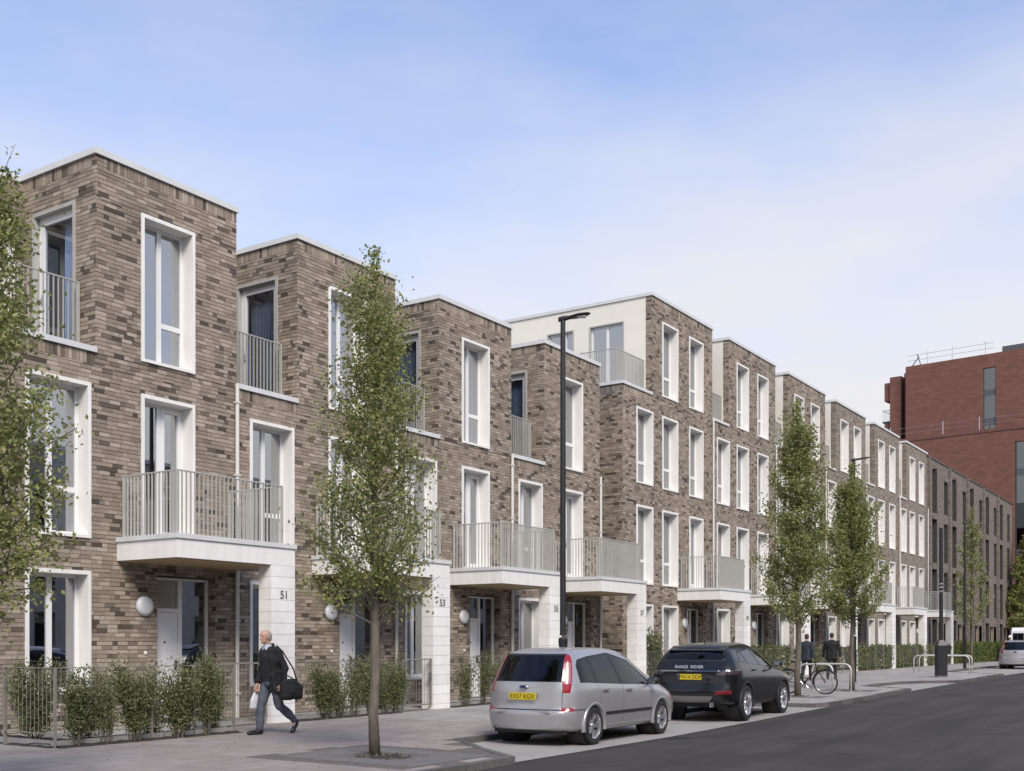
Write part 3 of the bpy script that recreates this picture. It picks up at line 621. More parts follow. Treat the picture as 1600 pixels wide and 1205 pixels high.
# ------------------------------------------------------------------ the six four-storey houses
X5, P5, H5 = 35.085, 6.846, 13.83
lab4 = ['brown brick house numbered 59 with the long cream rendered side wall',
        'four-storey brick house just left of the taller street tree, numbered 61',
        'four-storey brick house hidden behind the taller street tree',
        'four-storey brick house behind the shorter of the two paired trees',
        'four-storey brick house just right of the paired trees',
        'last white-windowed house, against the darker brick flats']
def house4(j):
    Xt = X5 + P5 * j; Xr = Xt + 5.225; Xl = Xt - 1.62 if j else 32.92; zg = ground_z(Xr); org = (Xt, FY, 0); dz = .03 + .02 * min(j, 3)
    h = thing('terraced_house', lab4[j], 'house', org, group='four-storey brown brick terraced houses'); o = Vector(org); near = j < 3
    B = Bricks(); mt = None if near else m_brickfar
    c1 = (Xt - 1.19, Xt + .085); c2 = (Xt + .81, Xt + 2.115); c3 = (Xt + 3.08, Xt + 4.35)
    cols = (c1, c2, c3); ds = [(10.33, 13.0), (7.04, 9.65), (3.59, 6.3), (.3, 2.91)]
    dx0, dx1 = Xt + 2.93, Xt + 4.33
    ops = []
    for c in cols:
        for k, (a, b) in enumerate(ds):
            if k == 0 and c is c1: continue
            if k == 3 and c is c3: ops.append((dx0, dx1, -.2, 2.9)); continue
            ops.append((c[0] + .02, c[1] - .02, a + .02, b - .02))
    zc = 10.33
    B.wall((0, FY, 0), (1, 0, 0), (0, -1, 0), (Xl, Xr), (-.05, zc - .1), ops, [(Xl, Xt, zc - .32, zc - .105)], seed=100 + j, bricks=near)
    B.wall((0, FY, 0), (1, 0, 0), (0, -1, 0), (Xt, Xr), (zc - .1, H5 - .11), ops, [(Xt + .23, Xr, H5 - .325, H5 - .115)], seed=120 + j, bricks=near)
    B.wall((Xt, 0, 0), (0, -1, 0), (-1, 0, 0), (-FY - .24, -FY), (zc - .1, H5 - .11), seed=140 + j, bricks=near)
    if j == 0: B.wall((Xl, 0, 0), (0, -1, 0), (-1, 0, 0), (-25, -FY), (-.05, zc - .1), soldiers=[(-22, -FY - .12, zc - .32, zc - .105)], seed=160)
    B.wall((dx1, 0, 0), (0, -1, 0), (-1, 0, 0), (-FY - .215, -FY), (-.05, 2.9), seed=180 + j, bricks=near); B.wall((dx0, 0, 0), (0, 1, 0), (1, 0, 0), (FY, FY + .215), (-.05, 2.9), seed=190 + j, bricks=near)
    B.build(h, org, mat=mt)
    m = MB(org); m.box(dx0, dx1, FY, FY + .3, 2.9, 2.94); m.build('door_lintel', m_mortar, h); m = MB(org); m.box(dx0 - .01, dx1 + .01, FY - .02, FY + .3, -.1, zg + .04); m.build('door_step', m_pit, h)
    m = MB(org); m.box(Xr - .004, Xr - .001, FY + .01, 25.4, zc - .2, H5 - .115); m.build('side_wall', m_brickfar, h)
    # cream rendered side of the set-back top storey
    ce = [(-19.98 - .02, -18.59, 10.35, 13.0), (-21.8, -20.65, 11.3, 13.0)] if j == 0 else []
    b2 = Bricks(); b2.wall((Xt, 0, 0), (0, -1, 0), (-1, 0, 0), (-25, -FY - .24), (zc - .2, H5 - .11), ce, bricks=False, back=.0); b2.build(h, org, name='rendered_wall', mat=m_cream)
    coping(h, org, [(Xt - .045, Xr + .03, FY - .045, FY + .3), (Xt - .045, Xt + .3, FY + .3, 24.9)], H5)
    coping(h, org, [(Xl - (.045 if j == 0 else 0), Xt - .005, FY - .045, FY + .28)] + ([(Xl - .045, Xl + .28, FY + .28, 24)] if j == 0 else []), zc, th=.1, name='terrace_coping')
    m = MB(org); m.box(Xl, Xt, FY + .28, 25, zc - .4, zc - .08); m.build('terrace_floor', m_pit, h)
    m = MB(org); m.box(Xt + .02, Xr - .01, FY + .1, 25.4, H5 - .3, H5 - .2); m.build('roof', m_roof, h)
    shell(h, org, Xl, Xr, [.1, 3.45, 6.9, 10.2], H5, Xt, 9.8)
    for ci, c in enumerate(cols):
        for k, (a, b) in enumerate(ds):
            if (k == 0 and ci == 0) or (k == 3 and ci == 2): continue
            kd = 'D' if (k == 2 and ci == 2) else ('G' if k == 3 else 'A')
            window(h, Vector((c[0], FY, a)) - o, c[1] - c[0], b - a, kd, name='balcony_door' if kd == 'D' else 'window', curtain=random.choice([None, None, (.1, .5, .1), (.75, 1.2, .1), (.1, 1.2, 1.2)]))
    if j == 0:
        window(h, Vector((Xt, 20.0, 10.35)) - o, 1.41, 2.65, 'G', rz=R(-90), rev=.1, surround=m_rail, name='terrace_door', bd=.05)
        window(h, Vector((Xt, 21.8, 11.3)) - o, 1.15, 1.7, 'G', rz=R(-90), rev=.1, surround=m_rail, bd=.05)
    ra = (Xl + .12 if j == 0 else Xl + .02)
    path = [(ra, 21.5, zc + 1.15), (ra, FY + .32, zc + 1.15), (Xt - .02, FY + .32, zc + 1.15)] if j == 0 else [(ra, FY + .32, zc + 1.15), (Xt - .02, FY + .32, zc + 1.15)]
    m = MB(org); m.tube(path, .018, 6); m.box(Xt - .06, Xt - .02, FY + .29, FY + .35, zc - .02, zc + 1.14); rl = m.build('terrace_railing', m_rail, h)
    for p0, p1 in zip(path, path[1:]): rail_run(rl, Vector(p0) - o - Vector((0, 0, 1.15)), Vector(p1) - o - Vector((0, 0, 1.15)), 1.14, j == 0)
    balcony(h, org, Xt + 2.06, Xt + 4.93, 3.52 + dz, Xt + 2.28, Xt + 4.55, ['59', '61', None, None, None, None][j], zg, j < 1, j < 1)
    front_door(h, Vector((dx0 + .01, FY + .21, .1)) - o)
    wall_light(h, org, Xt + 2.66, 2.3)
    downpipe(h, org, Xr - .03, zg, zc - .1)
    return h
for j in range(6): house4(j)
# ------------------------------------------------------------------ the darker brick flats at the far end of the terrace
m_darkbr = bpy.data.materials.get('brown_brick_far').copy(); m_darkbr.name = 'grey_brown_brick_far'
for n_ in m_darkbr.node_tree.nodes:
    if n_.type == 'TEX_BRICK': n_.inputs['Color1'].default_value = (.13, .104, .086, 1); n_.inputs['Color2'].default_value = (.25, .212, .18, 1)
m_tan = M('tan_timber_panel', (.25, .19, .13), .7, var=.2, vscale=3, stretch=(6, 6, .4))
m_bronze = M('dark_bronze_frame', (.05, .047, .045), .5)
m_glassd = glass_mat('dark_glass', (.25, .27, .3), 1.7)
def flats():
    x0, x1, zt, org = 74.35, 104.9, 13.72, (74.35, FY, 0); o = Vector(org)
    t = thing('apartment_block', 'long brown brick block of flats with dark recessed slots beyond the white windows', 'flats', org)
    ops = []; bays = [75.9 + 5.82 * k for k in range(5)]
    for bx in bays:
        ops.append((bx, bx + 1.35, .2, zt - .55))                       # full-height slot
        for a, b in ((3.6, 6.4), (7.0, 9.7), (10.3, 12.6)): ops.append((bx + 3.35, bx + 4.45, a, b))
        ops.append((bx + 1.7, bx + 2.9, .3, 2.9)); ops.append((bx + 3.3, bx + 4.3, .3, 2.9))
    B = Bricks(); B.wall((0, FY, 0), (1, 0, 0), (0, -1, 0), (x0, x1), (0, zt - .1), ops, bricks=False, back=0)
    B.wall((x0, 0, 0), (0, -1, 0), (-1, 0, 0), (-30, -FY), (0, zt - .1), bricks=False, back=0); B.build(t, org, mat=m_darkbr)
    for bx in bays:
        m = MB(org); m.box(bx, bx + .05, FY + .01, FY + .9, .2, zt - .55); m.box(bx + 1.3, bx + 1.35, FY + .01, FY + .9, .2, zt - .55); m.box(bx + .05, bx + 1.3, FY + .86, FY + .9, .2, zt - .55); s = m.build('recessed_slot', m_bronze, t)
        for k, (a, b) in enumerate(((3.6, 6.3), (6.9, 9.6), (10.2, 12.6))):
            m = MB(org); m.box(bx + .06, bx + 1.29, FY + .35, FY + .4, a, b); m.build('pane', m_glassd, s)
            m = MB(org); m.box(bx + .02, bx + 1.33, FY - .03, FY + .5, a - .45, a - .05); m.build('floor_band', m_darkbr, s)
        for a, b in ((3.6, 6.4), (7.0, 9.7), (10.3, 12.6)):
            m = MB(org); x = bx + 3.35; m.box(x, x + .05, FY + .02, FY + .3, a, b); m.box(x + 1.05, x + 1.1, FY + .02, FY + .3, a, b); m.box(x + .05, x + 1.05, FY + .02, FY + .3, b - .05, b); m.box(x + .05, x + 1.05, FY + .02, FY + .3, a, a + .05); w = m.build('window', m_bronze, t)
            m = MB(org); m.box(x + .05, x + 1.05, FY + .2, FY + .23, a + .05, b - .05); m.build('pane', m_glassd, w)
        m = MB(org); m.box(bx + 1.7, bx + 2.9, FY + .25, FY + .32, .2, 2.9); m.build('door_panel', m_tan, t)
        m = MB(org); m.box(bx + 3.3, bx + 4.3, FY + .25, FY + .32, .2, 2.9); m.build('door_panel', m_tan, t)
        m = MB(org); m.box(bx - 1.2, bx - .95, FY - .14, FY + .02, 0, zt - .102); m.build('pier', m_darkbr, t)
    m = MB(org); m.box(x0 + .02, x1 - .01, FY + .62, 29.9, zt - .3, zt - .2); m.build('roof', m_roof, t)
    m = MB(org); m.box(x0 - .04, x1 + .03, FY - .05, FY + .35, zt - .1, zt); m.box(x0 - .04, x0 + .35, FY + .35, 30, zt - .1, zt); m.build('coping', m_bronze, t)
    m = MB(org); m.box(x0 + .02, x1 - .02, FY + 1.0, 30, 0, zt - .3); m.build('core', m_darkbr, t)
    m = MB(org); m.box(x1 - .02, x1, FY + .02, FY + .98, 0, zt - .102); m.build('end_wall', m_darkbr, t)
flats()
# ------------------------------------------------------------------ the red brick building closing the street
m_red = M('red_brick', (.172, .076, .055), .9, var=.24, vscale=1.1, bump=.1, bscale=20, stretch=(1, 1, 3.5))
m_red2 = M('red_brick_band', (.15, .072, .055), .9, var=.15, vscale=2)
m_slate = M('dark_spandrel', (.09, .09, .1), .5)
m_sky_glass = glass_mat('reflecting_glass', (.12, .13, .15), 2.6)
def red_building():
    # local x runs to the right along the face, -y looks at the camera
    t = thing('red_brick_building', 'tall red brick building closing the end of the street', 'building', (116.2, 34, 0), math.atan2(.994, .105) - R(180))
    m = MB(); m.box(-14, 15.2, 0, 24, 0, 21.95); m.box(18.4, 22, 0, 24, 0, 21.95); m.box(15.2, 18.4, .02, 24, 20.75, 21.948); m.box(15.2, 18.4, 2, 24, 0, 20.75); m.build('lower_wall', m_red, t)
    m = MB(); m.box(-14.05, 22.05, -.06, 2, 21.95, 22.25); m.build('lower_coping', m_red2, t)
    w = None; m = MB()
    for x in (15.24, 16.7, 18.3): m.box(x, x + .08, .12, .24, 3, 20.72)
    w = m.build('window', m_bronze, t)
    z = 20.7
    for k, (a, b, mt) in enumerate(((18.2, 20.7, m_sky_glass), (17.5, 18.2, m_slate), (14.9, 17.5, m_sky_glass), (10.5, 14.9, m_glassd), (9.8, 10.5, m_slate), (6.0, 9.8, m_glassd), (3, 6, m_slate))):
        for x0, x1 in ((15.32, 16.7), (16.78, 18.3)):
            q = MB(); q.box(x0, x1, .16, .2, a, b); q.build('pane' if mt is not m_slate else 'spandrel', mt, w)
    m = MB(); m.box(4.02, 11.68, 2, 22, 22, 30); m.box(12.9, 21.9, 2, 22, 22, 30); m.box(11.68, 12.9, 2.02, 22, 28.65, 29.998); m.box(11.68, 12.9, 4, 22, 22, 28.65); m.build('upper_wall', m_red, t)
    m = MB(); m.box(3.35, 4.0, 3.4, 22, 22, 29.7); m.build('recessed_wall', m_red2, t)
    m = MB(); m.box(2.15, 3.33, 2.6, 22, 20, 29.3); m.build('corner_pier', m_red, t)
    m = MB(); m.box(1.5, 2.13, 2.8, 22, 26.9, 28.8); m.box(1.5, 2.13, 2.8, 22, 12, 24.6); m.build('overhang', m_red, t)
    m = MB(); m.box(1.2, 2.1, 3, 6, 24.7, 24.85); b = m.build('balcony', m_slate, t)
    m = MB(); m.tube([(2.1, 3.05, 26.0), (1.22, 3.05, 26.0), (1.22, 6, 26.0)], .03, 5); b2 = m.build('top_rail', m_metal, b)
    for k in range(8):
        m = MB(); x = 1.22 + k * .12; m.box(x, x + .02, 3.04, 3.06, 24.85, 26); m.build('baluster', m_metal, b)
    m = MB(); m.box(11.68, 11.76, 2.1, 2.2, 22, 28.6); m.box(12.82, 12.9, 2.1, 2.2, 22, 28.6); w = m.build('window', m_bronze, t)
    for a, b_, mt in ((26.5, 28.6, m_sky_glass), (25.9, 26.5, m_slate), (23.7, 25.9, m_sky_glass), (23.0, 23.7, m_slate), (22.3, 23.0, m_sky_glass)):
        q = MB(); q.box(11.76, 12.82, 2.14, 2.2, a, b_); q.build('pane' if mt is not m_slate else 'spandrel', mt, w)
    m = MB(); m.box(13.2, 21, 3.0, 20, 30.0, 30.75); m.build('roof_plant', m_slate, t)
    for nm, y, z, xs in (('roof_rail', .5, 22.25, (3.0, 8.3, 11.8, 16.9)), ('roof_rail', 2.4, 30.0, (6.1, 8.6, 11.8))):
        m = MB(); m.tube([(xs[0] - 2, y, z + .62), (xs[-1] + 5 if z < 25 else xs[-1] + .8, y, z + .62)], .018, 5); m.tube([(xs[0] - 2, y, z + 1.15), (xs[-1] + 5 if z < 25 else xs[-1] + .8, y, z + 1.15)], .018, 5); r = m.build(nm, m_metal, t)
        for x in xs:
            m = MB(); m.tube([(x, y, z - .02), (x, y, z + 1.4)], .04, 6); m.build('post', m_metal, r)
    m = MB(); m.tube([(4.4, 2.6, 30), (5.2, 2.6, 31.0)], .05, 5); m.tube([(5.4, 2.6, 30.0), (5.0, 2.6, 31.3)], .05, 5); m.build('roof_hoist', m_bronze, t)
red_building()
# ------------------------------------------------------------------ opposite side of the street, behind the camera (seen only in the window panes and car paint)
m_oppo = M('pale_grey_brick', (.40, .38, .355), .9, var=.15, vscale=2)
def opposite():
    t = thing('apartment_block', 'plain brick block across the street reflected in the windows', 'flats', (20, -14, 0))
    m = MB((20, -14, 0)); m.box(-25, 95, -24, -14, 0, 11.2); m.build('wall', m_oppo, t)
    m = MB((20, -14, 0))
    for k in range(48):
        x = -24 + k * 2.45
        for z in (1, 4.2, 7.4): m.box(x, x + 1.1, -14.0, -13.97, z, z + 2.1)
    m.build('windows', m_glassd, t, kind='stuff')
    m = MB((20, -14, 0)); m.box(-25.2, 95.2, -24.2, -13.8, 11.2, 11.4); m.build('coping', m_coping, t)
opposite()
# ------------------------------------------------------------------ trees and shrubs
def leaf_mesh(name, P, size, mat, aspect=.62, droop=.3):
    """one folded kite of two quads' worth of area per leaf: 4 corners, random attitude"""
    n = len(P); P = np.asarray(P); d = rng.normal(size=(n, 3)); d[:, 2] -= droop; d /= np.linalg.norm(d, axis=1)[:, None]
    r = rng.normal(size=(n, 3)); w = np.cross(d, r); w /= np.linalg.norm(w, axis=1)[:, None]; nn = np.cross(w, d)
    s = size * rng.uniform(.65, 1.3, (n, 1)); a = P; b = P + d * s * .45 + w * s * aspect * .5 + nn * s * .12; c = P + d * s; e = P + d * s * .45 - w * s * aspect * .5 + nn * s * .12
    v = np.stack([a, b, c, e], 1).reshape(-1, 3); f = np.arange(n * 4).reshape(-1, 4)
    return npmesh(name, v, f, mat)
def tree(label, x, y, H, cb, prof, r0, nb, nl, lsize, seed, name='street_tree', mat=None, lean=(0, 0), stray=(), group='columnar street trees'):
    """fastigiate street tree; prof: crown radius at fractions of the crown height"""
    rd = random.Random(seed); zg = ground_z(x); t = thing(name, label, 'tree', (x, y, zg), group=group)
    K = 12; sp = [Vector((lean[0] * (k / K) + .03 * math.sin(k * 1.3 + seed), lean[1] * (k / K) + .03 * math.cos(k * 1.7 + seed * 2), (k / K) * H * .97)) for k in range(K + 1)]
    sp[0] = Vector((0, 0, -.04)); rr = [r0 * (1.12 if k == 0 else max(.12, (1 - k / K) ** .8)) for k in range(K + 1)]
    m = MB(); m.tube(sp, rr, 10); tr = m.build('trunk', m_bark, t, smooth=True)
    def at(z): k = min(K - 1, max(0, int(z / (H * .97) * K))); f = z / (H * .97) * K - k; return sp[k].lerp(sp[k + 1], min(1, max(0, f)))
    L = []; bm = MB(); fx = [k / (len(prof) - 1) for k in range(len(prof))]
    for k in range(nb):
        u = ((k + rd.random()) / nb) ** .9; z0 = cb - .25 + u * (H * .9 - cb); a = k * 2.4 + rd.uniform(-.5, .5)
        tz = min(1, (z0 - cb) / (H - cb) + .10); rad = float(np.interp(tz, fx, prof)) * rd.choice([.55, .8, .95, 1.0, 1.12])
        rise = rd.uniform(.45, 1.15) * (1 - .35 * u); p0 = at(z0); end = p0 + Vector((math.cos(a) * rad, math.sin(a) * rad, rise))
        if end.z > H: end.z = H - rd.random() * .2
        mid = p0.lerp(end, .5) + Vector((math.cos(a) * rad * .08, math.sin(a) * rad * .08, -.10 * rise)) ; rb = r0 * .26 * (1 - u * .6)
        bm.tube([p0, mid, end], [rb, rb * .6, rb * .2], 5, cap=False)
        nn = int(nl / nb * (.6 + rad)); cl = [(rd.uniform(.25, 1.05), rd.uniform(.05, .16)) for _ in range(5)]
        for q in range(nn):
            s, g = cl[q % 5]; s += rd.gauss(0, .06); c = p0.lerp(mid, s * 2) if s < .5 else mid.lerp(end, (s - .5) * 2); L.append((c.x + rd.gauss(0, g), c.y + rd.gauss(0, g), c.z + rd.gauss(0, g * 1.1)))
        if k % 3 == 0:                                                   # side twig
            e2 = mid + Vector((math.cos(a + .9) * rad * .45, math.sin(a + .9) * rad * .45, rise * .4)); bm.tube([mid, e2], [rb * .45, rb * .15], 4, cap=False)
            for q in range(nn // 3): c = mid.lerp(e2, rd.uniform(.3, 1.1)); L.append((c.x + rd.gauss(0, .07), c.y + rd.gauss(0, .07), c.z + rd.gauss(0, .08)))
    for (z0, dx, dy, dz, num) in stray:
        p0 = at(z0); e2 = p0 + Vector((dx, dy, dz)); mid = p0.lerp(e2, .55) + Vector((0, 0, .06)); bm.tube([p0, mid, e2], [r0 * .2, r0 * .13, r0 * .05], 5, cap=False)
        for q in range(num): s = rd.uniform(.3, 1.05); c = p0.lerp(e2, s); L.append((c.x + rd.gauss(0, .07), c.y + rd.gauss(0, .07), c.z + rd.gauss(0, .07)))
    for q in range(int(nl * .03)):                                        # leader
        z = rd.uniform(H * .9, H * 1.0); c = at(z); L.append((c.x + rd.gauss(0, .07), c.y + rd.gauss(0, .07), z))
    bm.build('limbs', m_bark, t, smooth=True, kind='stuff')
    link('crown', leaf_mesh('crown', L, lsize, mat or m_leafA), t, kind='stuff')
    return t
SH = 3.0
PR = [.62, .80, .76, .66, .56, .46, .36, .22]
tree('slim street tree rooted in the dark paved pit in front of house 53', 11.8, 10.15, 7.05, 1.95, [.74, .84, .80, .70, .58, .46, .38, .22], .075, 96, 13500, .057, 3, stray=[(2.0, -.55, .75, .45, 150), (2.1, -.2, .55, .55, 120), (2.3, .5, -.6, .5, 120)])
tree('street tree cut off by the left edge of the picture', 6.02, 10.3, 6.75, 1.75, [.70, .86, .88, .74, .58, .48, .38, .26], .075, 98, 14500, .057, 8, stray=[(2.9, .65, -.75, .75, 150), (1.9, .5, -.55, .2, 120)])
tree('tall street tree in front of the bicycle racks', 29.75, 10.4, 8.1, 2.1, [.82, 1.05, 1.0, .86, .7, .58, .42, .26], .085, 104, 14500, .078, 12)
tree('shorter street tree to the right of the bicycle racks, close behind the taller one', 33.7, 10.1, 6.85, 2.15, [.78, 1.0, .95, .82, .7, .55, .42, .24], .08, 96, 13000, .080, 17)
tree('thin sparse tree far down the street in front of the brick flats', 71.6, 14.2, 9.6, 2.4, [.5, .9, .95, .9, .8, .6, .45, .3], .09, 44, 2600, .13, 21, mat=m_leafA)
tree('bushy dark tree at the far right edge beside the parked cars', 104, 15.9, 11.5, 2.0, [1.6, 2.2, 2.4, 2.2, 1.7, 1.2, .8, .4], .14, 70, 5000, .28, 25, group='trees beyond the flats')
def shrub(label, x, y, H, w, n, ls, seed, mat=None, stems=9, name='shrub', grp=None, thin=1.0, zoff=0):
    rd = random.Random(seed); zg = ground_z(x) + zoff; t = thing(name, label, 'shrub', (x, y, zg), group=grp); m = MB(); L = []
    for k in range(stems):
        a = k * 2.4 + rd.random(); b = rd.uniform(.02, .12); e = Vector((math.cos(a) * w * rd.uniform(.3, 1.15), math.sin(a) * w * rd.uniform(.25, .8), H * rd.uniform(.62, 1.06)))
        p0 = Vector((math.cos(a) * b, math.sin(a) * b, -.02)); mid = p0.lerp(e, .5) + Vector((-math.cos(a) * .05, -math.sin(a) * .05, .06)); m.tube([p0, mid, e], [.011, .008, .003], 5, cap=False)
        for q in range(int(n * SH / stems)):
            s = rd.uniform(.22, 1.04) ** thin; c = p0.lerp(mid, s * 2) if s < .5 else mid.lerp(e, (s - .5) * 2); g = .05 + .045 * s; L.append((c.x + rd.gauss(0, g), c.y + rd.gauss(0, g), max(.08, c.z + rd.gauss(0, g))))
    m.build('stems', m_bark, t, kind='stuff'); link('foliage', leaf_mesh('foliage', L, ls, mat or m_leafB, aspect=.42, droop=-.5), t, kind='stuff')
    return t
G1 = 'shrubs behind the railing of house 51'
for k, (lb, x, y, H, w, n, ls) in enumerate([
    ('bushy shrub at the left picture edge behind the corner railing', 10.25, 15.75, 1.15, .42, 1500, .065),
    ('shrub right behind the corner post of the nearest railing', 10.3, 14.75, 1.08, .30, 900, .06),
    ('thin airy shrub under the ground floor window of house 51', 10.85, 14.77, 1.12, .25, 520, .055),
    ('broad dense shrub below the round wall light of house 51', 11.35, 14.72, 1.18, .36, 1500, .06),
    ('broad shrub in front of the white door of house 51', 12.2, 14.72, 1.12, .40, 1500, .06),
    ('upright shrub before the glass side light of house 51', 12.78, 14.69, 1.28, .2, 700, .06),
    ('narrow dark upright shrub at the end of the nearest railing', 13.3, 15.1, 1.15, .15, 800, .05)]): shrub(lb, x, y, H, w, n, ls, 100 + k, grp=G1)
G2 = 'shrubs behind the railing of house 53'
for k, (lb, x, y, H, w, n, ls) in enumerate([
    ('leafy shrub just right of the walking man', 16.85, 15.83, 1.05, .36, 1500, .06),
    ('pale loose shrub left of the street tree trunk, by the railing', 17.75, 15.83, 1.22, .2, 480, .06),
    ('dense dark shrub directly left of the street tree trunk', 18.3, 15.85, 1.12, .26, 1300, .055),
    ('tall shrub just right of the street tree trunk', 19.1, 15.83, 1.2, .32, 1100, .06)]): shrub(lb, x, y, H, w, n, ls, 120 + k, grp=G2)
G3 = 'shrubs behind the railing of house 55'
for k, (lb, x, y, H, w, n, ls) in enumerate([
    ('wiry pale shrub between the pillar numbered 53 and the silver car', 21.75, 15.83, 1.1, .3, 520, .06),
    ('thin stemmed shrub beside the tail of the silver car', 22.5, 15.83, 1.3, .2, 420, .06),
    ('green shrub partly hidden by the silver car', 23.3, 15.83, 1.2, .4, 1400, .06)]): shrub(lb, x, y, H, w, n, ls, 140 + k, grp=G3)
for k, (lb, x, y, H, w, n, ls) in enumerate([
    ('low spreading shrub between the corner post and the window of house 51', 10.62, 14.95, .62, .26, 420, .055),
    ('short loose shrub low down between the two broad shrubs of house 51', 11.8, 14.9, .7, .28, 420, .055),
    ('small thin shrub left of the shrub at the side light of house 51', 12.5, 14.85, .85, .2, 300, .05)]): shrub(lb, x, y, H, w, n, ls, 170 + k, grp=G1)
for k, (lb, x, y, H, w, n, ls) in enumerate([
    ('low straggly shrub next to the leafy shrub right of the walking man', 17.3, 15.85, .75, .26, 420, .055),
    ('low bushy shrub at the foot of the tall shrub right of the tree trunk', 18.75, 15.9, .7, .3, 520, .055)]): shrub(lb, x, y, H, w, n, ls, 180 + k, grp=G2)
shrub('wispy shrub growing between the silver car and the black car', 32.35, 16.1, 1.75, .42, 900, .09, 160, stems=14, zoff=0)
def hedge(label, x0, x1, y0, y1, H, n, ls, seed, grp='clipped hedges in the far front gardens'):
    rd = random.Random(seed); x = (x0 + x1) / 2; y = (y0 + y1) / 2; t = thing('hedge', label, 'hedge', (x, y, ground_z(x)), group=grp); L = []
    for q in range(n):
        f = rd.random(); px, py, pz = rd.uniform(x0, x1), rd.uniform(y0, y1), rd.uniform(.05, H)
        if f < .5: py = y0 + abs(rd.gauss(0, .06))
        elif f < .7: pz = H - abs(rd.gauss(0, .06))
        elif f < .8: px = x0 + abs(rd.gauss(0, .06))
        bump = .09 * math.sin(px * 5 + seed) + .06 * math.sin(px * 13); L.append((px - x + rd.gauss(0, .03), py - y + rd.gauss(0, .04) - bump * .5, max(.04, pz + bump + rd.gauss(0, .03))))
    link('foliage', leaf_mesh('foliage', L, ls, m_leafC, aspect=.5, droop=-.6), t, kind='stuff')
    m = MB()
    for k in range(int((x1 - x0) / .35)): a = x0 - x + .2 + k * .35; m.tube([(a, 0, -.02), (a + rd.uniform(-.08, .08), rd.uniform(-.1, .1), H * .8)], [.02, .006], 5, cap=False)
    m.build('stems', m_bark, t, kind='stuff')
hedge('hedge behind the front of the black car, left of the tall street tree', 40.9, 44.6, 15.9, 16.5, 1.15, 5200, .10, 1)
hedge('hedge behind the two men in dark jackets', 46.6, 51.2, 15.9, 16.5, 1.1, 5200, .10, 2)
hedge('hedge immediately right of the shorter street tree trunk', 52.6, 57.6, 15.88, 16.5, 1.1, 5200, .11, 3)
hedge('hedge in front of the white windowed house, second from the black cabinet', 58.6, 64.2, 15.88, 16.5, 1.12, 5600, .11, 4)
hedge('hedge just left of the black cabinet', 65.4, 70.9, 15.88, 16.5, 1.12, 5600, .12, 5)
hedge('short hedge showing to the right of the black cabinet', 72.0, 76.0, 15.88, 16.5, 1.1, 4000, .12, 6)
hedge('long dark low hedge along the foot of the brick flats', 77.0, 100.0, 15.7, 16.7, 1.25, 9000, .17, 7)

# a scatter of fallen leaves on the paving round the trees and along the kerb
def litter():
    P = []
    for k in range(150):
        cx, cy = random.choice([(11.8, 10.1), (10.5, 13.8), (13.5, 11.2), (20, 15.2), (14, 10.9), (17, 15.3)]); x, y = cx + random.gauss(0, 1.0), cy + random.gauss(0, .8)
        if y > pav_front(x) + .2 and y < 15.6: P.append((x, y, ground_z(x) + .006))
    P = np.array(P); n = len(P); a = rng.uniform(0, 6.28, n); s = rng.uniform(.02, .045, n)[:, None]; d = np.stack([np.cos(a), np.sin(a), np.zeros(n)], 1) * s; w = np.stack([-np.sin(a), np.cos(a), np.zeros(n)], 1) * s * .35; up = np.array([[0, 0, .008]])
    v = np.stack([P - d * .5, P + w + up, P + d * .5 + up * .5, P - w + up], 1).reshape(-1, 3); o = link('fallen_leaves', npmesh('fallen_leaves', v, np.arange(n * 4).reshape(-1, 4), m_litter), kind='stuff')
m_litter = ramp_mat('dry_leaves', [(0, (.10, .07, .035)), (.6, (.17, .14, .05)), (1, (.22, .21, .08))], rough=.8, bump=0)
litter()
# ------------------------------------------------------------------ garden railings
m_conc = M('concrete_edging', (.27, .265, .255), .9, var=.12, vscale=5)
def fence(label, pts, single, hb=1.19, posts=1.6, step=.1, edging=True, soil=None):
    x0, y0 = pts[0]; org = Vector((x0, y0, ground_z(x0))); t = thing('garden_railing', label, 'railing', org, group='garden railings along the terrace')
    for (ax, ay), (bx, by) in zip(pts, pts[1:]):
        za, zb = ground_z(ax), ground_z(bx); P = lambda q, z: Vector((ax + (bx - ax) * q, ay + (by - ay) * q, za + (zb - za) * q + z)) - org
        for z in (.2, hb - .012):
            m = MB(); d = Vector((bx - ax, by - ay, zb - za)).normalized(); n = Vector((-d.y, d.x, 0)) * .02; a, b = P(0, z), P(1, z); h = Vector((0, 0, .012))
            m.add([a - n, a + n, b + n, b - n, a - n + h, a + n + h, b + n + h, b - n + h], [(0, 1, 2, 3), (7, 6, 5, 4), (0, 4, 5, 1), (1, 5, 6, 2), (2, 6, 7, 3), (3, 7, 4, 0)]); m.build('rail', m_fence, t)
        L = math.hypot(bx - ax, by - ay); k = max(1, round(L / posts))
        for i in range(0 if (ax, ay) == tuple(pts[0]) else 1, k + 1):
            m = MB(); c = P(i / k, 0); m.box(c.x - .018, c.x + .018, c.y - .018, c.y + .018, c.z - .05, c.z + hb + .004); m.build('post', m_fence, t)
        rail_run(t, P(0, .21), P(1, .21), hb - .225, single, step, t=.006, dpt=.008, end=False, mat=m_fence)
        if edging:
            d = Vector((bx - ax, by - ay, 0)).normalized(); n = Vector((-d.y, d.x, 0)); m = MB(); a, b = P(0, 0), P(1, 0)
            q = [a + n * .02, b + n * .02, b + n * .1, a + n * .1]; m.add([v + Vector((0, 0, -.08)) for v in q] + [v + Vector((0, 0, .1)) for v in q], [(3, 2, 1, 0), (4, 5, 6, 7), (0, 1, 5, 4), (1, 2, 6, 5), (2, 3, 7, 6), (3, 0, 4, 7)]); m.build('edging', m_conc, t)
    return t
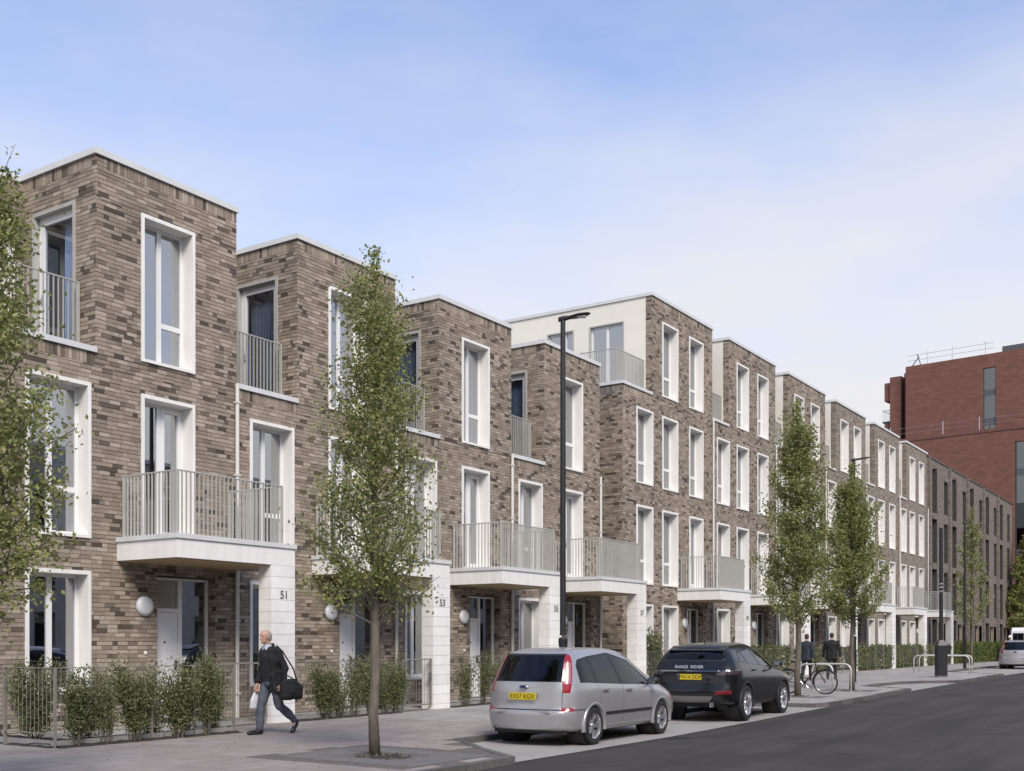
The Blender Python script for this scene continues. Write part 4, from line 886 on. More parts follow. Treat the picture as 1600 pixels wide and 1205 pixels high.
def gate(label, x0, x1, y, single, hb=1.19):
    z = ground_z(x0); org = Vector((x0, y, z)); t = thing('garden_gate', label, 'gate', org, group='garden gates along the terrace'); w = x1 - x0
    m = MB(); m.box(0, .04, -.02, .02, .12, hb); m.box(w - .04, w, -.02, .02, .12, hb); m.box(.04, w - .04, -.018, .018, .12, .15); m.box(.04, w - .04, -.018, .018, hb - .03, hb); m.build('gate_frame', m_fence, t)
    rail_run(t, (.04, 0, .15), (w - .04, 0, .15), hb - .18, single, .1, t=.006, dpt=.008, end=False, mat=m_fence)
    m = MB(); m.box(w - .13, w - .03, -.035, -.02, .7, .86); m.tube([(w - .09, -.035, .8), (w - .09, -.07, .8), (w - .2, -.07, .8)], .009, 6); m.build('latch', m_metal, t)
def soil_bed(pts):
    m = MB(); n = len(pts)
    for (ax, ay, w), (bx, by, w2) in zip(pts, pts[1:]):
        k = max(1, int(math.hypot(bx - ax, by - ay) / .12)); prev = None
        for i in range(k + 1):
            f = i / k; x, y = ax + (bx - ax) * f, ay + (by - ay) * f; d = Vector((bx - ax, by - ay, 0)).normalized(); nn = Vector((-d.y, d.x, 0)); z = ground_z(x)
            row = [(Vector((x, y, z)) + nn * o + Vector((0, 0, h + (random.uniform(-.012, .012) if 0 < j < 4 else 0)))) for j, (o, h) in enumerate(((-.17 + random.uniform(-.03, .03), .0), (-.10, .02), (.1, .05), (.5, .06), (w, .02)))]
            if prev: m.add(prev + row, [(j, 5 + j, 6 + j, j + 1) for j in range(4)])
            prev = row
    return m
soil = soil_bed([(10.05, 17.2, .6), (10.05, 14.78, .6)]); s2 = soil_bed([(9.95, 14.78, .75), (13.5, 14.78, .75)]); soil.add(s2.v, s2.f)
for i in (1, 2, 3):
    a = X1 + PW * (i - 1) + TWD + .08; b = X1 + PW * i + TWD - .72; s2 = soil_bed([(a, 15.9, .7), (b - 1.1, 15.9, .7)]); soil.add(s2.v, s2.f)
o = soil.build('planting_bed', m_soil, kind='structure')
gp = MB()
for x0, x1 in ((9.9, 15.3), (16.0, 20.4), (21.1, 25.5), (26.2, 30.7), (31.0, 39.3)):
    gp.quad((x0, 15.9, ground_z(x0) + .012), (x1, 15.9, ground_z(x1) + .012), (x1, FY, ground_z(x1) + .012), (x0, FY, ground_z(x0) + .012))
gp.build('garden_path', m_bay, kind='structure')
fence('pale corner railing round the front garden of house 51 with shrubs behind', [(9.95, 17.3), (9.95, 14.75), (13.42, 14.75), (13.5, 15.85)], True)
gate('pale metal gate between the corner railing and the pillar numbered 51', 13.62, 15.3, 15.9, True)
fence('pale railing between the pillars numbered 51 and 53, crossed by the tree trunk', [(16.0, 15.87), (19.4, 15.87)], True)
gate('pale metal gate beside the pillar numbered 53', 19.46, 20.44, 15.87, True)
fence('pale railing between the pillar numbered 53 and the silver car', [(21.12, 15.87), (25.5, 15.87)], True)
fence('pale railing between the pillars numbered 55 and 57, behind the silver car', [(26.24, 15.87), (29.6, 15.87)], False)
fence('pale railing between the pillar numbered 57 and the pillar numbered 59', [(31.4, 15.87), (39.3, 15.87)], False)
for j, lb in enumerate(('railing before the hedge left of the tall street tree', 'railing before the hedge behind the two men', 'railing right of the shorter street tree trunk', 'railing in front of the second hedge left of the black cabinet', 'railing in front of the hedge at the black cabinet')):
    a = X5 + P5 * j + 5.0; b = a + P5 - .7; fence('pale ' + lb, [(a + .1, 15.85), (b - .1, 15.85)], False, step=.12, edging=j < 2)
# ------------------------------------------------------------------ street furniture
def lamp_post(label, x, y, H, dirv, base=True, seed=0):
    z = ground_z(x); t = thing('street_lamp', label, 'street lamp', (x, y, z), math.atan2(dirv[1], dirv[0]), group='black street lamps')
    m = MB(); m.lathe([(0, H), (.05, H), (.056, 5), (.062, 1.75), (.066, 1.7)], 16); m.build('pole', m_black, t, auto=35)
    m = MB(); m.lathe([(.07, 1.66), (.092, 1.63), (.092, 1.55), (.084, 1.5), (.084, .02), (.1, .0), (.1, -.03)], 16); p = m.build('base_sleeve', m_black, t, auto=35)
    m = MB(); m.box(.078, .09, -.05, .05, .55, 1.15); m.build('service_door', m_black, p)
    # flat leaf-shaped lantern on a short neck
    m = MB(); prof = [(-.09, .05, .055), (.0, .06, .065), (.08, .055, .055), (.13, .05, .045), (.2, .11, .04), (.29, .14, .042), (.40, .135, .04), (.49, .10, .032), (.55, .03, .015)]; n = 12; vs = []
    for (u, w, th) in prof:
        for k in range(n): a = 2 * math.pi * k / n; vs.append((u, w * math.cos(a), H - .02 + u * .16 + th * math.sin(a) * (1 if math.sin(a) > 0 else .7)))
    fs = [(i * n + k, i * n + (k + 1) % n, (i + 1) * n + (k + 1) % n, (i + 1) * n + k) for i in range(len(prof) - 1) for k in range(n)] + [tuple(range(n))[::-1], tuple(range((len(prof) - 1) * n, len(prof) * n))]
    m.add(vs, fs); l = m.build('lantern', m_black, t, smooth=True)
    m = MB(); m.box(.22, .46, -.08, .08, H - .02 + .02, H - .02 + .03); m.build('lens', m_lampglass, l)
lamp_post('black street lamp rising behind the silver car', 19.1, 11.5, 8.05, (.4, -.9))
lamp_post('black street lamp behind the shorter street tree', 40.1, 11.95, 8.0, (.5, -.87))
lamp_post('black street lamp far away by the sparse tree', 62.0, 12.65, 7.7, (.6, -.8))
def cabinet():
    x, y = 46.8, 10.45; t = thing('camera_column', 'black camera column on a wide black cabinet with sloping shoulders', 'camera column', (x, y, ground_z(x)), TH - R(90))
    m = MB(); m.box(-.19, .19, -.18, .18, .06, 1.28); c = m.build('cabinet', m_black, t)
    m = MB(); a = [(-.19, -.18, 1.28), (.19, -.18, 1.28), (.19, .18, 1.28), (-.19, .18, 1.28)]; b = [(-.085, -.08, 1.5), (.085, -.08, 1.5), (.085, .08, 1.5), (-.085, .08, 1.5)]; m.add(a + b, [(3, 2, 1, 0), (4, 5, 6, 7), (0, 1, 5, 4), (1, 2, 6, 5), (2, 3, 7, 6), (3, 0, 4, 7)]); m.build('shoulder', m_black, c)
    m = MB(); m.box(-.2, .2, -.19, .19, -.02, .058); m.build('plinth', m_metal, c)
    m = MB(); m.box(-.16, .16, -.186, -.18, .2, 1.2); m.build('cabinet_door', m_black, c)
    m = MB(); m.lathe([(.075, 1.5), (.075, 6.0), (0, 6.0)], 14); p = m.build('pole', m_black, t, auto=40)
    for z in (3.42, 3.58, 3.72): m = MB(); m.lathe([(.08, z), (.082, z + .01), (.082, z + .05), (.08, z + .06)], 14); m.build('band', m_metal, p)
cabinet()
def hoop(label, x, y0, y1, grp, h=.82):
    z = ground_z(x); t = thing('bicycle_rack', label, 'bicycle rack', (x, y0, z), group=grp); w = y1 - y0; r = .2; pts = [(0, 0, -.03), (0, 0, h - r)]
    for k in range(1, 7): a = math.pi / 2 * k / 6; pts.append((0, r - r * math.cos(a), h - r + r * math.sin(a)))
    for k in range(0, 7): a = math.pi / 2 * k / 6; pts.append((0, w - r + r * math.sin(a), h - r + r * math.cos(a)))
    pts.append((0, w, -.03)); m = MB(); m.tube(pts, .028, 10); m.build('hoop', m_galv, t, smooth=True)
    for q in (0, w): m = MB(); m.lathe([(.075, .002), (.075, .01), (.03, .014)], 14, (0, q, 0)); m.build('base_plate', m_galv, t)
hoop('steel hoop rack behind the front wheel of the parked bicycle', 32.0, 10.15, 11.15, 'steel hoop racks by the bicycle')
hoop('steel hoop rack next to the shorter tree, free of any bicycle', 32.6, 9.8, 10.95, 'steel hoop racks by the bicycle')
hoop('steel hoop rack behind the black cabinet, nearer of the far pair', 50.4, 10.1, 12.4, 'far steel hoop racks')
hoop('steel hoop rack beside the black cabinet, further of the far pair', 52.2, 10.35, 12.6, 'far steel hoop racks')
# ------------------------------------------------------------------ bicycle (local x forward)
def bicycle():
    x, y = 31.05, 10.05; z = ground_z(x); t = thing('bicycle', 'dark bicycle leaning at the steel racks with its front wheel to the right', 'bicycle', (x, y, z), R(-90)); rw = .345
    t.rotation_euler = (R(3), 0, R(-86))
    mt = M('bicycle_paint', (.02, .02, .022), .4); tyre = M('bicycle_tyre', (.018, .018, .018), .8)
    fx, rx = 0, -1.06
    for nm, cx in (('front_wheel', fx), ('rear_wheel', rx)):
        m = MB(); n = 40; m.tube([(cx + rw * .965 * math.cos(2 * math.pi * k / n), 0, rw + rw * .965 * math.sin(2 * math.pi * k / n)) for k in range(n + 1)], .018, 8, cap=False); w = m.build(nm, tyre, t, smooth=True)
        m = MB(); m.tube([(cx + rw * .89 * math.cos(2 * math.pi * k / n), 0, rw + rw * .89 * math.sin(2 * math.pi * k / n)) for k in range(n + 1)], .01, 6, cap=False); m.build('rim', m_metal, w, smooth=True)
        m = MB(); m.lathe([(0, -.05), (.025, -.05), (.025, .05), (0, .05)], 12, (cx, 0, rw), 'y'); m.build('hub', m_metal, w)
        m = MB()
        for k in range(18): a = 2 * math.pi * k / 18; m.tube([(cx + .02 * math.cos(a + .6), .03 * (-1) ** k, rw + .02 * math.sin(a + .6)), (cx + rw * .89 * math.cos(a), 0, rw + rw * .89 * math.sin(a))], .0018, 4, cap=False)
        m.build('spokes', m_metal, w, kind='stuff')
    hd = (-.28, 0, .86); bb = (-.62, 0, .29); st = (-.80, 0, .80)
    m = MB(); m.tube([(-.25, 0, .76), (-.42, 0, .5), bb], .021, 8); m.tube([st, bb], .017, 8); m.tube([(-.265, 0, .70), (-.45, 0, .44), (-.70, 0, .47)], .014, 8); m.tube([(-.22, 0, .66), hd], .021, 8); m.tube([bb, (rx, .05, rw)], .011, 6); m.tube([bb, (rx, -.05, rw)], .011, 6); m.tube([(-.76, 0, .68), (rx, .05, rw)], .009, 6); m.tube([(-.76, 0, .68), (rx, -.05, rw)], .009, 6); f = m.build('frame', mt, t, smooth=True)
    m = MB(); m.tube([(-.21, 0, .66), (-.16, .05, .6), (-.03, .055, .38), (0, .055, rw)], .011, 6); m.tube([(-.21, 0, .66), (-.16, -.05, .6), (-.03, -.055, .38), (0, -.055, rw)], .011, 6); m.build('fork', mt, t, smooth=True)
    m = MB(); m.tube([(-.28, 0, .84), (-.32, 0, 1.0), (-.29, 0, 1.04)], .013, 6); m.tube([(-.5, .3, 1.0), (-.36, .27, 1.02), (-.27, .12, 1.06), (-.28, 0, 1.05), (-.27, -.12, 1.06), (-.36, -.27, 1.02), (-.5, -.3, 1.0)], .012, 6); m.build('handlebar', mt, t, smooth=True)
    m = MB(); m.tube([(-.8, 0, .78), (-.82, 0, .9)], .013, 6); m.add([(-.70, 0, .93), (-.78, .03, .935), (-.95, .09, .94), (-.97, 0, .95), (-.95, -.09, .94), (-.78, -.03, .935), (-.70, 0, .9), (-.95, .08, .88), (-.95, -.08, .88)], [(0, 1, 5), (1, 2, 3, 5), (3, 4, 5), (6, 7, 2, 1), (6, 1, 0), (6, 0, 5), (6, 5, 4, 8), (7, 8, 4, 3), (7, 3, 2), (6, 8, 7)]); m.build('saddle', m_dark, t)
    m = MB(); m.lathe([(0, .035), (.09, .035), (.09, .042), (0, .042)], 20, bb, 'y'); m.tube([(bb[0], .06, bb[2]), (bb[0] + .12, .06, bb[2] - .12)], .009, 6); m.tube([(bb[0], -.06, bb[2]), (bb[0] - .12, -.06, bb[2] + .12)], .009, 6); m.box(bb[0] + .07, bb[0] + .17, .06, .15, bb[2] - .135, bb[2] - .11); m.box(bb[0] - .17, bb[0] - .07, -.15, -.06, bb[2] + .11, bb[2] + .135); m.build('crank', m_metal, t)
    for nm, cx, a0, a1 in (('mudguard', fx, 30, 200), ('mudguard', rx, 20, 200)):
        m = MB(); m.tube([(cx + (rw + .02) * math.cos(R(a)), 0, rw + (rw + .02) * math.sin(R(a))) for a in range(a0, a1, 10)], .014, 6); m.build(nm, mt, t, smooth=True)
bicycle()
# ------------------------------------------------------------------ cars: a lofted body cut into panels, glass and lamps
def pchip(x, y, q):
    x, y, q = map(np.asarray, (x, y, q)); h = np.diff(x); d = np.diff(y) / h; m = np.zeros(len(x)); m[0], m[-1] = d[0], d[-1]
    for i in range(1, len(x) - 1):
        if d[i - 1] * d[i] > 0: w1, w2 = 2 * h[i] + h[i - 1], h[i] + 2 * h[i - 1]; m[i] = (w1 + w2) / (w1 / d[i - 1] + w2 / d[i])
    k = np.clip(np.searchsorted(x, q) - 1, 0, len(h) - 1); t = (q - x[k]) / h[k]
    return (2 * t**3 - 3 * t**2 + 1) * y[k] + (t**3 - 2 * t**2 + t) * h[k] * m[k] + (-2 * t**3 + 3 * t**2) * y[k + 1] + (t**3 - t**2) * h[k] * m[k + 1]
def chaikin(P, it=2):
    for _ in range(it):
        a, b = P[:-1], P[1:]; q = np.empty((2 * len(a), 3)); q[0::2] = .75 * a + .25 * b; q[1::2] = .25 * a + .75 * b; P = np.vstack([P[:1], q, P[-1:]])
    return P
def xz(poly, side=1, ymin=.3):
    """prism across the car: polygon in (x, z), counter-clockwise seen from +z over +x"""
    out = []; n = len(poly)
    for i in range(n):
        (ax, az), (bx, bz) = poly[i], poly[(i + 1) % n]; out.append((Vector((ax, 0, az)), Vector((bz - az, 0, -(bx - ax))).normalized()))
    out.append((Vector((0, ymin * side, 0)), Vector((0, -side, 0)))); return out
def yz(poly, xlim, front=False):
    """prism along the car: polygon in (y, z); kept where x < xlim (rear) or x > xlim (front)"""
    out = []; n = len(poly)
    for i in range(n):
        (ay, az), (by, bz) = poly[i], poly[(i + 1) % n]; out.append((Vector((0, ay, az)), Vector((0, bz - az, -(by - ay))).normalized()))
    out.append((Vector((xlim, 0, 0)), Vector((-1 if front else 1, 0, 0)))); return out
def mir(pl): return [(Vector((p.x, -p.y, p.z)), Vector((n.x, -n.y, n.z))) for p, n in pl]
def grow(poly, d):
    cx = sum(p[0] for p in poly) / len(poly); cz = sum(p[1] for p in poly) / len(poly); n = len(poly); out = []
    L = []
    for i in range(n):
        (ax, az), (bx, bz) = poly[i], poly[(i + 1) % n]; nx, nz = (bz - az), -(bx - ax); l = math.hypot(nx, nz); L.append((ax + nx / l * d, az + nz / l * d, bx - ax, bz - az))
    for i in range(n):
        x1, y1, dx1, dy1 = L[i - 1]; x2, y2, dx2, dy2 = L[i]; det = dx1 * dy2 - dy1 * dx2
        t = ((x2 - x1) * dy2 - (y2 - y1) * dx2) / det; out.append((x1 + dx1 * t, y1 + dy1 * t))
    return out
def ngon_arch(cx, cz, r, n=16): return [(cx + r * math.cos(2 * math.pi * k / n), cz + r * math.sin(2 * math.pi * k / n)) for k in range(n)]
def fix_ccw(poly):
    # orientation used by xz(): outward normals for clockwise/ccw input
    a = sum(poly[i][0] * poly[(i + 1) % len(poly)][1] - poly[(i + 1) % len(poly)][0] * poly[i][1] for i in range(len(poly))); return poly if a > 0 else poly[::-1]
def XZ(poly, side, ymin=.3): return xz(fix_ccw(poly), side, ymin)
def YZ(poly, xl, front=False): return yz(fix_ccw(poly), xl, front)
def car_shell(tab, lean, regions, root, paint, ncap=.05, NX=96):
    T = np.array(tab, float); xs = np.unique(np.concatenate([np.linspace(T[0, 0], T[-1, 0], NX), T[:, 0], T[0, 0] + np.array([.02, .05, .09, .15]), T[-1, 0] - np.array([.02, .05, .09])]))
    c = [pchip(T[:, 0], T[:, k], xs) for k in range(1, T.shape[1])]; zb, W_, zsh, wb, zbelt, wr, zre, zt = c; rings = []
    for i, x in enumerate(xs):
        P = np.array([[x, 0, zb[i]], [x, W_[i] * .72, zb[i]], [x, W_[i] * .93, zb[i] + .03], [x, W_[i] * .985, zb[i] + .17], [x, W_[i], zsh[i] - .22], [x, W_[i] * .995, zsh[i]], [x, wb[i], zbelt[i]], [x, (wb[i] * .45 + wr[i] * .55) + .012, zbelt[i] * .45 + zre[i] * .55], [x, wr[i], zre[i]], [x, wr[i] * .74, zt[i] - .012], [x, wr[i] * .35, zt[i] - .002], [x, 0, zt[i]]])
        Q = chaikin(P); f = max(0, 1 - (x - xs[0]) / .75); Q[:, 0] += np.interp(Q[:, 2], [l[0] for l in lean], [l[1] for l in lean]) * f ** 1.2; rings.append(Q)
    G = np.array(rings); nr, nj = G.shape[:2]; bm = bmesh.new()
    R_ = [[bm.verts.new(G[i, j]) for j in range(nj)] for i in range(nr)]; Lf = [[(R_[i][j] if j in (0, nj - 1) else bm.verts.new(G[i, j] * [1, -1, 1])) for j in range(nj)] for i in range(nr)]
    for i in range(nr - 1):
        for j in range(nj - 1):
            bm.faces.new((R_[i][j], R_[i][j + 1], R_[i + 1][j + 1], R_[i + 1][j])); bm.faces.new((Lf[i + 1][j], Lf[i + 1][j + 1], Lf[i][j + 1], Lf[i][j]))
    for i, sg in ((0, -1), (nr - 1, 1)):                                    # bowed end caps
        K = 14; rows = []
        for j in range(1, nj - 1):
            y = G[i, j, 1]; row = [Lf[i][j]]
            for k in range(1, K):
                v = -1 + 2 * k / K; row.append(bm.verts.new((G[i, j, 0] + sg * ncap * (1 - v * v) * min(1, y / .5), v * y, G[i, j, 2])))
            row.append(R_[i][j]); rows.append(row)
        for a, b in zip(rows, rows[1:]):
            for k in range(K):
                q = (a[k], a[k + 1], b[k + 1], b[k]); bm.faces.new(q if sg < 0 else q[::-1])
        for rw, ce, fl in ((rows[0], R_[i][0], False), (rows[-1], R_[i][nj - 1], True)):
            for k in range(K):
                q = (rw[k], rw[k + 1], ce); 
                try: bm.faces.new(q)
                except ValueError: pass
    bmesh.ops.recalc_face_normals(bm, faces=bm.faces[:])
    for nm, pl, mt in regions:                                              # cut along every region outline
        for p, n in pl:
            fs = []
            for f in bm.faces:
                ce = f.calc_center_median()
                if all((ce - q).dot(m) < .16 for q, m in pl): fs.append(f)
            if fs: bmesh.ops.bisect_plane(bm, geom=list(set(fs)) + list({e for f in fs for e in f.edges}) + list({v for f in fs for v in f.verts}), plane_co=p, plane_no=n, dist=1e-5)
    groups = {}; bm.faces.ensure_lookup_table(); bm.normal_update()
    for f in bm.faces:
        ce = f.calc_center_median(); key = None
        for k, (nm, pl, mt) in enumerate(regions):
            if all((ce - q).dot(m) < 1e-4 for q, m in pl): key = k; break
        groups.setdefault(key, []).append(f)
    vn = {v: v.normal.copy() for v in bm.verts}; out = {}
    for key, fs in groups.items():
        nm, mt = ('body', paint) if key is None else (regions[key][0], regions[key][2])
        if nm is None: continue
        vi = {}; V = []; F = []; NN = []
        for f in fs:
            q = []
            for v in f.verts:
                if v not in vi: vi[v] = len(V); V.append(tuple(v.co)); NN.append(tuple(vn[v]))
                q.append(vi[v])
            F.append(q)
        me = bpy.data.meshes.new(nm); me.from_pydata(V, [], F); me.materials.append(mt); me.shade_smooth()
        me.normals_split_custom_set_from_vertices(NN)
        out.setdefault(nm, []).append(link(nm, me, root))
    bm.free(); return out
def wheel(root, x, y, r, w, spokes, side, m_rim, twin=False):
    t = MB(); h = w / 2; t.lathe([(r * .66, -h * .9), (r * .80, -h), (r * .93, -h), (r * .985, -h * .8), (r, -h * .45), (r, h * .45), (r * .985, h * .8), (r * .93, h), (r * .80, h), (r * .66, h * .9)], 40, (x, y, r), 'y'); o = t.build('wheel', m_tyre, root, smooth=True, auto=None)
    m = MB(); s = side; yo = y + s * h
    m.lathe([(r * .67, 0), (r * .66, -.02 * s), (r * .60, -.03 * s), (r * .58, -.12 * s)][:4], 40, (x, yo, r), 'y')
    for k in range(spokes):
        a0 = 2 * math.pi * k / spokes
        for da in ((-.13, .13) if twin else (0,)):
            a = a0 + da; wd = r * (.05 if twin else .085); d = Vector((math.cos(a), 0, math.sin(a))); p = Vector((-math.sin(a), 0, math.cos(a))); c0 = Vector((x, yo - s * .05, r)); i_, o_ = c0 + d * r * .1, c0 + d * r * .63 + Vector((0, s * .025, 0)); q = Vector((0, -s * .03, 0))
            vs = [i_ - p * wd * .8, i_ + p * wd * .8, o_ + p * wd * 1.15, o_ - p * wd * 1.15]; vs += [v + q + p * (.4 * wd * (1 if n_ in (1, 2) else -1)) for n_, v in enumerate(vs)]
            m.add(vs, [(0, 1, 2, 3), (7, 6, 5, 4), (0, 4, 5, 1), (1, 5, 6, 2), (2, 6, 7, 3), (3, 7, 4, 0)])
    m.lathe([(0, -.025 * s), (r * .14, -.03 * s), (r * .17, -.06 * s)], 20, (x, yo, r), 'y'); m.build('rim', m_rim, o, auto=35)
    m = MB(); m.lathe([(0, -.10 * s), (r * .60, -.10 * s)], 24, (x, yo, r), 'y'); m.build('brake_disc', m_dark, o)
def mirror_m(root, x, y, z, mat, s):
    m = MB(); vs = []; n = 12
    for u, sc in ((-.09, .55), (-.075, .9), (0, 1), (.06, .85), (.10, .45)):
        for k in range(n): a = 2 * math.pi * k / n; vs.append((x + u, y + s * (.11 + .105 * sc * math.copysign(abs(math.cos(a)) ** .7, math.cos(a))), z + .07 * sc * math.copysign(abs(math.sin(a)) ** .7, math.sin(a))))
    m.add(vs, [(i * n + k, i * n + (k + 1) % n, (i + 1) * n + (k + 1) % n, (i + 1) * n + k) for i in range(4) for k in range(n)] + [tuple(range(n))[::-1], tuple(range(4 * n, 5 * n))]); o = m.build('wing_mirror', mat, root, smooth=True)
    m = MB(); m.box(x - .03, x + .05, min(y, y + s * .06), max(y, y + s * .06), z - .06, z - .03); m.build('mirror_arm', m_dark, o)
    m = MB(); m.box(x - .094, x - .091, y + s * .11 - .07, y + s * .11 + .07, z - .045, z + .045); m.build('mirror_glass', m_chrome, o)
m_tyre = M('tyre_rubber', (.016, .016, .017), .85, bump=.1)
m_rims = M('alloy_wheel', (.62, .62, .63), .25, .85)
m_chrome = M('chrome', (.75, .75, .76), .08, 1)
m_carglass = glass_mat('car_glass', (.06, .063, .07), 1.5)
m_trim = M('black_plastic_trim', (.015, .015, .016), .5)
m_seam = M('panel_gap', (.012, .012, .013), .9)
m_redlamp = M('red_lamp_lens', (.27, .010, .016), .15, coat=.5)
m_dullred = M('dull_red_reflector', (.16, .012, .018), .2)
m_clearlamp = M('clear_lamp_lens', (.26, .13, .14), .22, coat=.3)
m_plate = M('yellow_number_plate', (.60, .46, .015), .5)
m_plate_txt = M('plate_characters', (.012, .012, .012), .6)
m_plateblue = M('plate_blue_band', (.02, .03, .12), .5)
m_silver = M('silver_metallic_paint', (.40, .395, .40), .32, .5, var=.03, vscale=2, coat=.6)
m_blackp = M('black_metallic_paint', (.006, .006, .007), .2, .0, coat=.15)
m_grey = M('grey_skid_plate', (.13, .128, .125), .45)
m_int = M('car_interior', (.03, .03, .032), .9)
def number_plate(root, x, z, txt, lean=0, wd=.52, ht=.112, band=False):
    m = MB(); m.box(-.012, 0, -wd / 2, wd / 2, -ht / 2, ht / 2); o = m.build('number_plate', m_plate, root, (x, 0, z), (0, lean, 0))
    link('plate_characters', text_mesh('plate_characters', txt, .105, m_plate_txt, .001), o, (-.0135, -.02 if band else 0, -.036), (R(90), 0, R(-90)))
    if band: m = MB(); m.box(-.0135, -.0125, wd / 2 - .055, wd / 2 - .003, -ht / 2 + .003, ht / 2 - .003); m.build('plate_band', m_plateblue, o)
def arch(root, x, y, r, mat, s, wd=.05, z=None, pro=.012):
    m = MB(); n = 22; z = z if z is not None else r; vs = []; a0, a1 = R(-12), R(192)
    for k in range(n + 1):
        a = a0 + (a1 - a0) * k / n; c, q = math.cos(a), math.sin(a)
        for rr, yy in ((r - .012, y - s * .10), (r - .006, y + s * pro), (r + wd * .6, y + s * (pro + .004)), (r + wd, y - s * .004), (r + wd * .8, y - s * .05)): vs.append((x + rr * c, yy, z + rr * q))
    m.add(vs, [(5 * k + j, 5 * k + j + 1, 5 * k + j + 6, 5 * k + j + 5) for k in range(n) for j in range(4)]); return m.build('wheel_arch', mat, root, smooth=True)
def underbody(root, L, W_, z0, z1, rx, fx, r):
    m = MB(); m.box(.16, L - .2, -W_ + .2, W_ - .2, z0, z1)
    for x in (rx, fx): m.box(x - r, x + r, -W_ + .3, W_ - .3, z0, r * 2)
    m.build('underbody', m_trim, root)
    for x in (rx, fx):
        for s in (-1, 1):
            m = MB(); m.lathe([(r + .02, 0), (r + .02, .34)], 30, (x, s * (W_ - .05) - (.34 if s > 0 else 0), r - .02), 'y'); m.lathe([(0, 0), (r + .02, 0)], 30, (x, s * (W_ - .37), r - .02), 'y'); m.build('wheel_well', m_trim, root)
def mpv(label, loc, rz, group=None, plate='EX57 KGX', detail=True):
    t = thing('parked_car', label, 'car', loc, rz, group); L = 4.36; rx, fx, r = .80, 3.44, .312
    #        x     zb   W     zsh   wb    zbelt wr    zre   zt
    tab = [[.06, .27, .640, .80, .640, .960, .570, 1.440, 1.500], [.14, .25, .770, .82, .745, .975, .630, 1.465, 1.530], [.28, .23, .865, .84, .822, .985, .660, 1.480, 1.553], [.60, .21, .912, .86, .868, .995, .655, 1.500, 1.585], [1.20, .20, .915, .86, .875, .985, .645, 1.512, 1.606], [1.90, .20, .915, .85, .875, .965, .640, 1.505, 1.600], [2.40, .20, .915, .83, .870, .945, .630, 1.455, 1.550], [2.85, .20, .914, .82, .865, .925, .625, 1.290, 1.380],
           [3.30, .20, .912, .80, .850, .905, .660, 1.075, 1.150], [3.50, .20, .910, .78, .835, .890, .690, .985, 1.040], [3.80, .21, .900, .74, .800, .835, .660, .900, .950], [4.04, .22, .850, .68, .730, .760, .580, .800, .840], [4.20, .24, .760, .60, .640, .670, .480, .700, .730], [4.28, .27, .600, .52, .500, .570, .400, .590, .610]]
    lean = [(.2, -.03), (.56, -.04), (.62, .01), (.9, .03), (1.05, .06), (1.45, .27), (1.6, .31)]
    side = []; q3 = [(.43, 1.03), (.90, 1.02), (.84, 1.40), (.56, 1.375), (.46, 1.28)]; rd = [(.985, 1.015), (1.80, .985), (1.63, 1.475), (.935, 1.425)]; fd = [(1.90, .98), (2.93, .935), (2.90, 1.0), (2.40, 1.345), (1.735, 1.475)]; qq = [(2.98, .935), (3.2, .925), (2.99, 1.02)]
    regs = []
    for s in (-1, 1):
        for p in (q3, rd, fd): regs.append(('side_window', XZ(p, s), m_carglass)); side.append(p)
        regs.append(('window_surround', XZ(grow(fix_ccw([(.42, 1.02), (1.9, .975), (3.22, .917), (2.39, 1.375), (1.72, 1.505), (.90, 1.45), (.53, 1.40), (.44, 1.30)]), .006), s), m_trim))
        regs.append((None, XZ(ngon_arch(rx, r, r + .045), s, .5), None)); regs.append((None, XZ(ngon_arch(fx, r, r + .045), s, .5), None))
        lamp_u = XZ([(-.1, 1.02), (.40, 1.02), (.43, 1.49), (-.1, 1.49)], s, .58); regs.append(('tail_light_clear', [(Vector((0, s * .665, 1.02)), Vector((0, -s, -.17))), (Vector((.22, 0, 1.02)), Vector((1, 0, -.42))), (Vector((0, 0, 1.02)), Vector((0, 0, -1))), (Vector((0, 0, 1.36)), Vector((0, 0, 1))), (Vector((0, s * .3, 0)), Vector((0, -s, 0)))], m_clearlamp))
        regs.append(('tail_light', [(Vector((0, s * .65, 1.02)), Vector((0, -s, -.17))), (Vector((.24, 0, 1.02)), Vector((1, 0, -.42))), (Vector((0, 0, .87)), Vector((0, 0, -1))), (Vector((0, 0, 1.49)), Vector((0, 0, 1))), (Vector((0, s * .3, 0)), Vector((0, -s, 0)))], m_redlamp))
        regs.append(('reflector', XZ([(-.2, .575), (.20, .575), (.20, .635), (-.2, .635)], s, .66), m_redlamp))
        for a in ([(.985, .33), (.99, .33), (.99, 1.0), (.985, 1.0)], [(1.845, .25), (1.852, .25), (1.852, .98), (1.845, .98)], [(2.98, .3), (2.987, .3), (2.987, .94), (2.98, .94)]): regs.append(('panel_gap', XZ(a, s, .5), m_seam))
        regs.append(('panel_gap', XZ([(1.22, .275), (3.0, .275), (3.0, .282), (1.22, .282)], s, .5), m_seam))
        regs.append(('headlight', XZ([(3.72, .66), (4.22, .58), (4.24, .72), (3.78, .84)], s, .45), m_clearlamp))
    regs.append(('rear_window', YZ([(-.65, 1.055), (.65, 1.055), (.57, 1.475), (-.57, 1.475)], .62), m_carglass)); regs.append(('rear_window_surround', YZ([(-.66, 1.045), (.66, 1.045), (.58, 1.50), (-.58, 1.50)], .5), m_trim))
    regs.append(('windscreen', YZ([(-.72, .99), (.72, .99), (.60, 1.52), (-.60, 1.52)], 2.35, True), m_carglass))
    regs.append(('panel_gap', YZ([(-.9, .588), (.9, .588), (.9, .606), (-.9, .606)], .5), m_seam))
